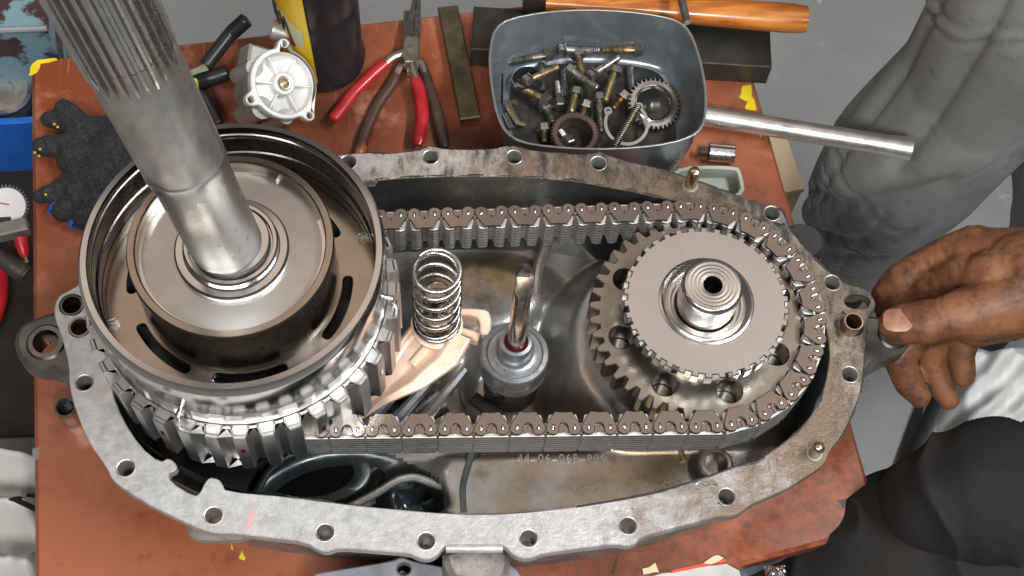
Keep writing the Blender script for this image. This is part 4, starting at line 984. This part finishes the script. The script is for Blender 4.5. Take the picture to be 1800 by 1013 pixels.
# ---- person reaching in from the right
per = thing('person', P(1750, 300, -45), 'person in grey work trousers reaching in to hold the housing lug', 'person')
def Q(*a): return P(*a)
hand = [
 (Q(1990, 500, 13), 3.3, Q(1860, 490, 11.8), 2.9), (Q(1860, 490, 11.8), 2.9, Q(1790, 490, 11.0), 2.5),
 (Q(1850, 520, 11.0), 2.6, Q(1790, 520, 10.6), 2.2),
 (Q(1795, 470, 10.6), 2.2, Q(1715, 455, 10.2), 1.75), (Q(1790, 510, 10.4), 2.0, Q(1725, 520, 9.6), 1.6), (Q(1770, 540, 10.0), 1.9, Q(1710, 560, 8.4), 1.5),
 (Q(1740, 500, 11.0), 1.9, Q(1680, 512, 9.6), 1.25), (Q(1680, 512, 9.6), 1.25, Q(1630, 520, 8.4), 1.0), (Q(1700, 490, 10.4), 1.5, Q(1640, 500, 8.9), 1.1), (Q(1630, 520, 8.4), 1.0, Q(1585, 530, 7.4), .85),
 # thumb
 (Q(1775, 530, 11.2), 1.9, Q(1700, 553, 11.4), 1.42), (Q(1700, 553, 11.4), 1.42, Q(1655, 562, 11.2), 1.18), (Q(1655, 562, 11.2), 1.18, Q(1630, 566, 10.9), 1.16), (Q(1630, 566, 10.9), 1.2, Q(1592, 570, 10.4), 1.14), (Q(1592, 570, 10.4), 1.14, Q(1576, 571, 10.1), 1.0),
 # index finger, curled round behind the ear
 (Q(1715, 450, 10.2), 1.7, Q(1655, 462, 9.2), 1.32), (Q(1655, 462, 9.2), 1.32, Q(1590, 490, 8.0), 1.08), (Q(1590, 490, 8.0), 1.08, Q(1560, 520, 6.6), .95), (Q(1560, 520, 6.6), .95, Q(1568, 555, 5.9), .85),
 # middle, ring and little fingers hanging below
 (Q(1712, 540, 8.4), 1.5, Q(1620, 580, 6.0), 1.1), (Q(1620, 580, 6.0), 1.05, Q(1578, 628, 5.0), .92), (Q(1578, 628, 5.0), .92, Q(1600, 675, 4.0), .84), (Q(1600, 675, 4.0), .84, Q(1616, 698, 3.6), .66),
 (Q(1725, 550, 8.2), 1.4, Q(1660, 580, 6.0), 1.05), (Q(1660, 580, 6.0), .98, Q(1638, 632, 4.4), .84), (Q(1638, 632, 4.4), .84, Q(1658, 682, 3.5), .76), (Q(1658, 682, 3.5), .76, Q(1668, 702, 3.2), .62),
 (Q(1750, 560, 8.4), 1.4, Q(1700, 585, 6.8), .98), (Q(1700, 585, 6.8), .9, Q(1690, 622, 6.0), .78), (Q(1690, 622, 6.0), .78, Q(1695, 662, 5.2), .62)]
kn = [P(1655, 562, 12.3), P(1662, 558, 12.3), P(1640, 500, 9.5), P(1690, 480, 11.5)]
def skin_disp(c, n):
    d = .05*noise.noise(c*.9)+.018*noise.noise(c*3.5)
    for k_, base in ((0, P(1648, 560, 12.0)), (1, P(1660, 557, 12.1)), (2, P(1640, 562, 12.0))):     # thumb joint creases
        v = c-base; ax = (P(1700, 553, 11.4)-P(1592, 570, 10.5)).normalized(); t = abs(v.dot(ax)+.12*math.sin(v.y*3))
        if v.length < 1.5 and t < .16: d -= .05*(1-t/.16)
    for (x, y) in ((1640, 480), (1665, 475), (1690, 470)):
        v = c-P(x, y, 10.3); ax = Vector((.95, .2, 0)).normalized(); t = abs(v.dot(ax))
        if v.length < 1.4 and t < .14: d -= .05*(1-t/.14)
    return d
hb = blob('arm_and_hand', hand, .11, skin_m, per, 6, skin_disp)
# thumb nail
nc = P(1577, 562, 11.28); nm_ = Vector((-.30, -.02, 1)); m = frame(nc, nm_, P(1540, 560, 10.5)-P(1630, 566, 10.9))
def nailpt(u, v):
    x = -.80+1.5*u; y = (2*v-1)*.64*math.sqrt(max(0.02, 1-(abs(2*u-1)**3.2)*.75))
    return m @ Vector((x, y, .10-.40*y*y-.16*max(0, x)**2-.10*max(0, -x-.4)))
MB().grid(12, 10, nailpt).build('thumb_nail', nail_m, per, angle=180)

# ---- trousers
def limb(path, rads, fold, n=110, per_seg=36):
    q = smooth_path(path, per_seg, 10); K_ = len(q); pn = None; vs = []; fs = []
    Lr = len(rads)-1
    for i, p in enumerate(q):
        t = (q[min(i+1, K_-1)]-q[max(i-1, 0)]).normalized()
        pn = Vector((0, 0, 1))-t*t.z if pn is None else pn-t*pn.dot(t)
        pn.normalize(); b = t.cross(pn); u = i/(K_-1)*Lr; k = min(int(u), Lr-1); r = rads[k]+(rads[k+1]-rads[k])*(u-k)
        for a in range(n):
            th = 2*PI*a/n; d = pn*math.sin(th)+b*math.cos(th)
            vs.append(p+d*(r+fold(i/(K_-1), th, p+d*r)))
    for i in range(K_-1):
        for a in range(n): fs.append((i*n+a, i*n+(a+1) % n, (i+1)*n+(a+1) % n, (i+1)*n+a))
    fs.append(tuple(range(n))[::-1]); fs.append(tuple((K_-1)*n+a for a in range(n)))
    return MB().add(vs, fs)
KT = 1.8
CREASE = [(.40, 3.1, .64, 1.5, .05, .32), (.50, 3.2, .70, 1.8, .04, .26), (.60, 3.2, .76, 1.6, .045, .28), (.05, .7, .46, 1.3, .06, .30), (.03, 2.3, .40, 2.5, .06, .30), (.14, 1.7, .48, 1.8, .05, .20), (.76, .4, .80, 2.4, .03, .24), (.30, .3, .56, .7, .05, .2)]
def fold1(u, th, p):
    f = .30*noise.noise((p.x*.10, p.y*.10, p.z*.10+4))
    # long folds running down the thigh, pulled tighter towards the knee
    f += .26*math.sin(th*4.0+6*u+2.0*noise.noise((u*2.5, th*.6, 3)))*(.35+.65*(1-sstep(.35, .6, u)))
    f += .20*math.sin(u*60+2.5*math.sin(th*1.3)+3*noise.noise((u*4, th*.8, 9)))*sstep(.72, .82, u)
    sm = abs(u-.13-.10*math.cos(th-1.2)); f += .22*(max(0, 1-sm/.006)-max(0, 1-abs(sm-.012)/.006))
    # stitched quilting over the knee
    for u0, t0, u1, t1, wd_, dp_ in CREASE:
        ax, ay = (u1-u0)*3.5, (t1-t0); L2 = ax*ax+ay*ay; qx, qy = (u-u0)*3.5, th-t0; k_ = max(0, min(1, (qx*ax+qy*ay)/L2)); sd = ((qx-k_*ax)*ay-(qy-k_*ay)*ax)/math.sqrt(L2); dd = math.hypot(qx-k_*ax, qy-k_*ay)
        f -= 1.6*dp_*math.exp(-(dd/(wd_*1.2))**2); f += dp_*.8*math.exp(-((dd-wd_*4)/(wd_*3))**2)*(1 if sd > 0 else .3)
    if .48 < u < .74:
        g1 = abs(((u-.48)*30) % 1-.5); g2 = abs((th*2.2+.3) % 1-.5)
        wgt = max(0, min(1, (math.cos(th-KT)-.1)*3))
        f -= .38*wgt*(max(0, 1-g1/.14)+max(0, 1-g2/.10))
    return f
tr1 = limb([P(1960, -190, 22), P(1850, -20, 14), P(1735, 130, 3), P(1600, 285, -9), P(1530, 370, -19), P(1497, 440, -30), P(1482, 490, -42)], [5.6, 5.4, 5.3, 5.6, 5.0, 3.4, 2.4], fold1)
tr1.build('trouser_leg', trouser_m, per, angle=180)
tr2 = limb([P(2050, 40, 10), P(1970, 180, 0), P(1905, 310, -12), P(1870, 420, -26), P(1850, 500, -40)], [6, 5.6, 5.0, 4.4, 4.0], lambda u, th, p: .5*noise.noise((p.x*.2, p.y*.2, p.z*.2))+.2*noise.noise((p.x*.6, p.y*.3, p.z*.5)))
tr2.build('trouser_leg', trouser_m, per, angle=180)
sh = [(P(1485, 515, -43), 2.0, P(1450, 545, -43.2), 1.6)]
blob('shoe', sh, .5, black_m, per, 4)

# ---- second person: dark trousers filling the near right corner
per2 = thing('person', P(1700, 900, -45), 'person in black trousers kneeling at the near right bench corner', 'person')
def fold2(u, th, p): return .5*max(0, 1-2.2*abs(noise.noise((p.x*.22+p.y*.12, p.y*.12-p.x*.05, p.z*.2+3))))**2+.35*noise.noise((p.x*.25, p.y*.25, p.z*.25+1))+.20*math.sin(p.x*.9-p.y*1.2+3*noise.noise((p.x*.2, p.y*.2, 5)))*.6
limb([P(1570, 895, -2), P(1640, 890, 2), P(1720, 880, 3), P(1840, 885, 2), P(2000, 920, -3)], [1.8, 3.3, 4.0, 4.6, 5.2], fold2).build('trouser_leg', dtrouser_m, per2, angle=180)
limb([P(1380, 1090, -7), P(1480, 1030, -4.5), P(1600, 980, -2), P(1720, 960, -1), P(1880, 960, -2), P(2050, 980, -6)], [3.2, 4.0, 5.0, 5.6, 6.0, 6.2], fold2).build('trouser_leg', dtrouser_m, per2, angle=180)
limb([P(1705, 830, 3), P(1750, 822, 4), P(1830, 822, 4), P(1960, 845, 0)], [1.6, 2.0, 2.5, 3.2], fold2).build('trouser_fold', dtrouser_m, per2, angle=180)

# ---- glove
gp_ = P(160, 300, 0); gl_ = thing('work_glove', gp_, 'black knitted work glove with yellow grip dots and blue cuff', 'glove')
gcaps = [(P(230, 240, 1.0), 1.3, P(150, 235, .9), 1.1), (P(225, 290, 1.1), 1.5, P(135, 280, .9), 1.2), (P(215, 330, 1.0), 1.4, P(140, 335, .9), 1.1), (P(180, 350, .9), 1.0, P(150, 380, .8), .9), (P(150, 300, .95), 1.2, P(140, 340, .9), 1.1), (P(200, 260, 1.2), 1.4, P(170, 320, 1.2), 1.3),
 (P(150, 235, 1.0), 1.0, P(112, 190, 1.2), .62), (P(145, 225, .8), .8, P(86, 210, .7), .55), (P(130, 255, 1.0), .9, P(74, 258, .9), .62), (P(125, 330, .9), .8, P(72, 346, .7), .5), (P(130, 360, .8), .8, P(110, 372, .7), .7)]
blob('knit', gcaps, .16, glove_m, gl_, 4, lambda c, n: .10*noise.noise(c*1.1)+.05*math.sin(c.x*9+c.y*4)*max(0, n.z))
MB().lathe([(.72, -.5), (.80, -.1), (.78, .15), (.70, .22), (.60, .1), (.55, -.3), (0, -.3)], 24, frame(P(107, 371, .75), (-.15, -.9, .25)) @ Matrix.Diagonal((1, .62, 1, 1))).build('cuff', bluecuff_m, gl_)
MB().lathe([(.6, -.5), (.72, -.1), (.70, .15), (.5, .2), (.4, -.3), (0, -.3)], 20, frame(P(141, 392, .7), (.1, -.9, .25)) @ Matrix.Diagonal((1, .62, 1, 1))).build('cuff', bluecuff_m, gl_)
for (x, y) in ((64, 248), (70, 262), (78, 254), (61, 268), (95, 218), (101, 223), (80, 342), (68, 274)):
    c = P(x, y, 1.42); MB().lathe([(.09, -.06), (.08, .0), (0, .02)], 10, frame(c, (-.2, -.1, 1))).build('grip_dot', M('dull_yellow_dot', (.42, .33, .04), 0, .6), gl_)

# ================================================================== beyond the bench
fz = -45
mt_ = thing('floor_mat', P(20, 500, fz), 'dark oily mat on the floor left of the bench', 'mat')
MB().plate([[tuple(P(x, y, fz).xy) for x, y in [(-250, 225), (260, 205), (300, 760), (-250, 780)]]], fz+.02, fz+.5, .1).build('mat_sheet', mat_m, mt_)
# blue bin with a steel disc
bb = thing('blue_bin', P(20, 140, fz), 'blue plastic bin on the floor at the far left', 'bin')
l = rnd_loop([tuple(P(x, y, fz+9).xy) for x, y in [(-160, 58), (88, 55), (100, 70), (92, 200), (80, 216), (-160, 222)]], 2)
if s_area(l) < 0: l.reverse()
MB().plate([l, inset(l, .7)], fz+.1, fz+9, .15).build('bin_wall', blue_m, bb)
MB().plate([inset(l, .5)], fz+.1, fz+2.0).build('bin_floor', blue_m, bb)
a, b = P(-160, 112, fz+8), P(86, 108, fz+8)
MB().box((0, 0, 0), ((b-a).length, 3.4, 7), frame((a+b)/2+Vector((0, 1.2, -3)), (0, 0, 1), b-a), .2).build('bin_back', blue_m, bb)
c = P(8, 160, fz+5.5); dk = thing('steel_disc', c, 'old round steel disc lying in the blue bin', 'disc')
MB().lathe([(0, -1.2), (2.4, -1.2), (2.5, .0), (2.2, .3), (1.0, .35), (.9, .1), (0, .1)], 40, frame(c, (.05, -.1, 1))).build('disc_plate', shaft_m, dk)
MB().lathe([(2.52, -3.5), (2.6, -1.0), (2.5, -.6)], 40, frame(c, (.05, -.1, 1))).build('disc_skirt', M('dull_ring', (.3, .28, .25), .8, .45), dk)
tb = thing('teal_toolbox', P(20, 20, fz), 'toolbox with flaking teal paint behind the blue bin', 'toolbox')
l = [tuple(P(x, y, fz+14).xy) for x, y in [(-200, -120), (80, -120), (82, 50), (-200, 60)]]
MB().plate([l], fz+.1, fz+14, .3).build('box_body', teal_m, tb)
a, b = P(-200, 60, fz+14), P(82, 50, fz+14)
MB().tube([a, b], .3, 8).build('box_lip', M('chipped_lip', (.35, .38, .38), .2, .5), tb)
# gauge with fittings
gc = P(12, 362, fz+9); gg = thing('pressure_gauge', (gc.x, gc.y, fz), 'round white faced gauge with ribbed rim left of the bench', 'gauge')
m = frame(gc, (CAM_C-gc))
MB().plate([gear_loop(36, 1.72, 1.95, .5, .2)], -1.2, -.1, .05, m).build('ribbed_rim', M('gauge_rubber', (.10, .10, .13), 0, .5), gg)
MB().lathe([(1.62, -.1), (1.6, .02), (0, .02)], 48, m).build('gauge_face', pale_m, gg)
MB().tube([m @ Vector((.2, .1, .05)), m @ Vector((-1.0, .35, .05))], .06, 6).build('needle', redplastic_m, gg)
a, b = P(-15, 412, fz+9), P(50, 397, fz+9)
MB().box((0, 0, 0), ((b-a).length, 1.3, 1.3), frame((a+b)/2, (0, 0, 1), b-a), .15).build('manifold_block', alu2_m, gg)
a, b = P(36, 418, fz+9), P(44, 452, fz+8.4)
MB().tube([a, a.lerp(b, .7), b], [.62, .5, .3], 12).build('red_knob', redplastic_m, gg)
MB().tube([b, P(47, 462, fz+8.2)], .22, 8).build('brass_tip', brass_m, gg)
MB().tube(smooth_path([P(-60, 430, fz+6), P(-5, 450, fz+6), P(25, 468, fz+6), P(46, 482, fz+5.5)]), .85, 16).build('hose', hose_m, gg)
MB().lathe([(.95, -.8), (.95, .3), (.6, .35)], 20, frame(P(36, 476, fz+5.8), P(46, 482, fz+5.5)-P(25, 468, fz+6))).build('hose_collar', hose_m, gg)
MB().box((0, 0, 0), (1.0, 1.0, 8.2), Matrix.Translation((gc.x-.2, gc.y-1.4, fz+4.6)), .1).build('stand', hose_m, gg)
hs = smooth_path([P(-70, 400, fz+1.6), P(-8, 440, fz+1.6), P(4, 510, fz+1.6), P(-12, 570, fz+1.6), P(-80, 600, fz+1.6)], 10, 8)
tag(MB().tube(hs, .7, 14).build('red_hose', redplastic_m, org=hs[0]), 'red hose curving on the mat left of the bench', 'hose')
# white sack
def sackpt(u, v):
    x = -190+280*u; y = 720+360*v; e = min(1, 5*u*(1) if False else 1)
    edge = min(1, 6*(1-u))*min(1, 7*v)
    q = P(x+12*noise.noise((u*3, v*4, 0)), y, -24)
    f = 2.8*math.sin(v*19+1.2*noise.noise((u*2, v*3, 4)))+2.6*noise.noise((u*4, v*5, 2))+.6*noise.noise((u*13, v*14, 2))
    return (q.x, q.y, -44.6+edge*(17+f))
sk = thing('white_sack', P(0, 880, -45), 'crumpled white sack with black mark at the left bench side', 'sack')
MB().grid(60, 80, sackpt).build('sack_cloth', white_m, sk, angle=180)
def on_sack(x, y):
    q = Vector(sackpt((x+190)/280, (y-720)/360)); return q+Vector((0, 0, .12))
MB().tube(smooth_path([on_sack(14, 822), on_sack(18, 846), on_sack(28, 874), on_sack(44, 880), on_sack(54, 866), on_sack(50, 845), on_sack(38, 822)], 10, 3), .5, 8, sy=.3).build('printed_mark', ink_m, sk)
MB().tube([on_sack(32, 838), on_sack(40, 846), on_sack(39, 858), on_sack(48, 862)], .25, 8, sy=.3).build('printed_mark', ink_m, sk)
# beige card on the floor by the bench
cd = MB().plate([[tuple(P(x, y, -30).xy) for x, y in [(1300, 225), (1382, 250), (1412, 338), (1330, 352)]]], -30, -29.4, .05)
cdo = thing('beige_box', P(1360, 300, -45), 'beige cardboard box on the floor against the right bench side', 'box')
cd.build('box_lid', card_m, cdo)
MB().plate([[tuple(P(x, y, -30).xy) for x, y in [(1303, 228), (1380, 252), (1409, 337), (1332, 350)]]], -44.9, -30.05).build('box_side', card_m, cdo)
# white bundle and black strap on the floor at right
def bundlept(u, v):
    x = 1640+260*u; y = 560+260*v
    edge = min(1, 5*u)*min(1, 5*v)
    q = P(x+40*(1-v)*(1-u), y, -38)
    f = .7*math.sin((u+v)*22+2*noise.noise((u*2, v*2, 1)))+1.8*noise.noise((u*4, v*4, 7))+.4*noise.noise((u*15, v*12, 7))
    return (q.x, q.y, -44.6+edge*(5.5+f))
wb = thing('white_bundle', P(1740, 690, -45), 'white crumpled cloth bundle on the floor below the hand', 'bundle')
MB().grid(50, 50, bundlept).build('bundle_cloth', white_m, wb, angle=180)
st_ = smooth_path([P(1610, 830, -43.5), P(1640, 760, -43), P(1675, 690, -42), P(1730, 610, -42.5), P(1770, 560, -43.5)], 10, 6)
tag(MB().tube(st_, 1.5, 14, sx=1.0, sy=.35).build('black_strap', black_m, org=st_[0]), 'flat black strap on the floor beside the white bundle', 'strap')
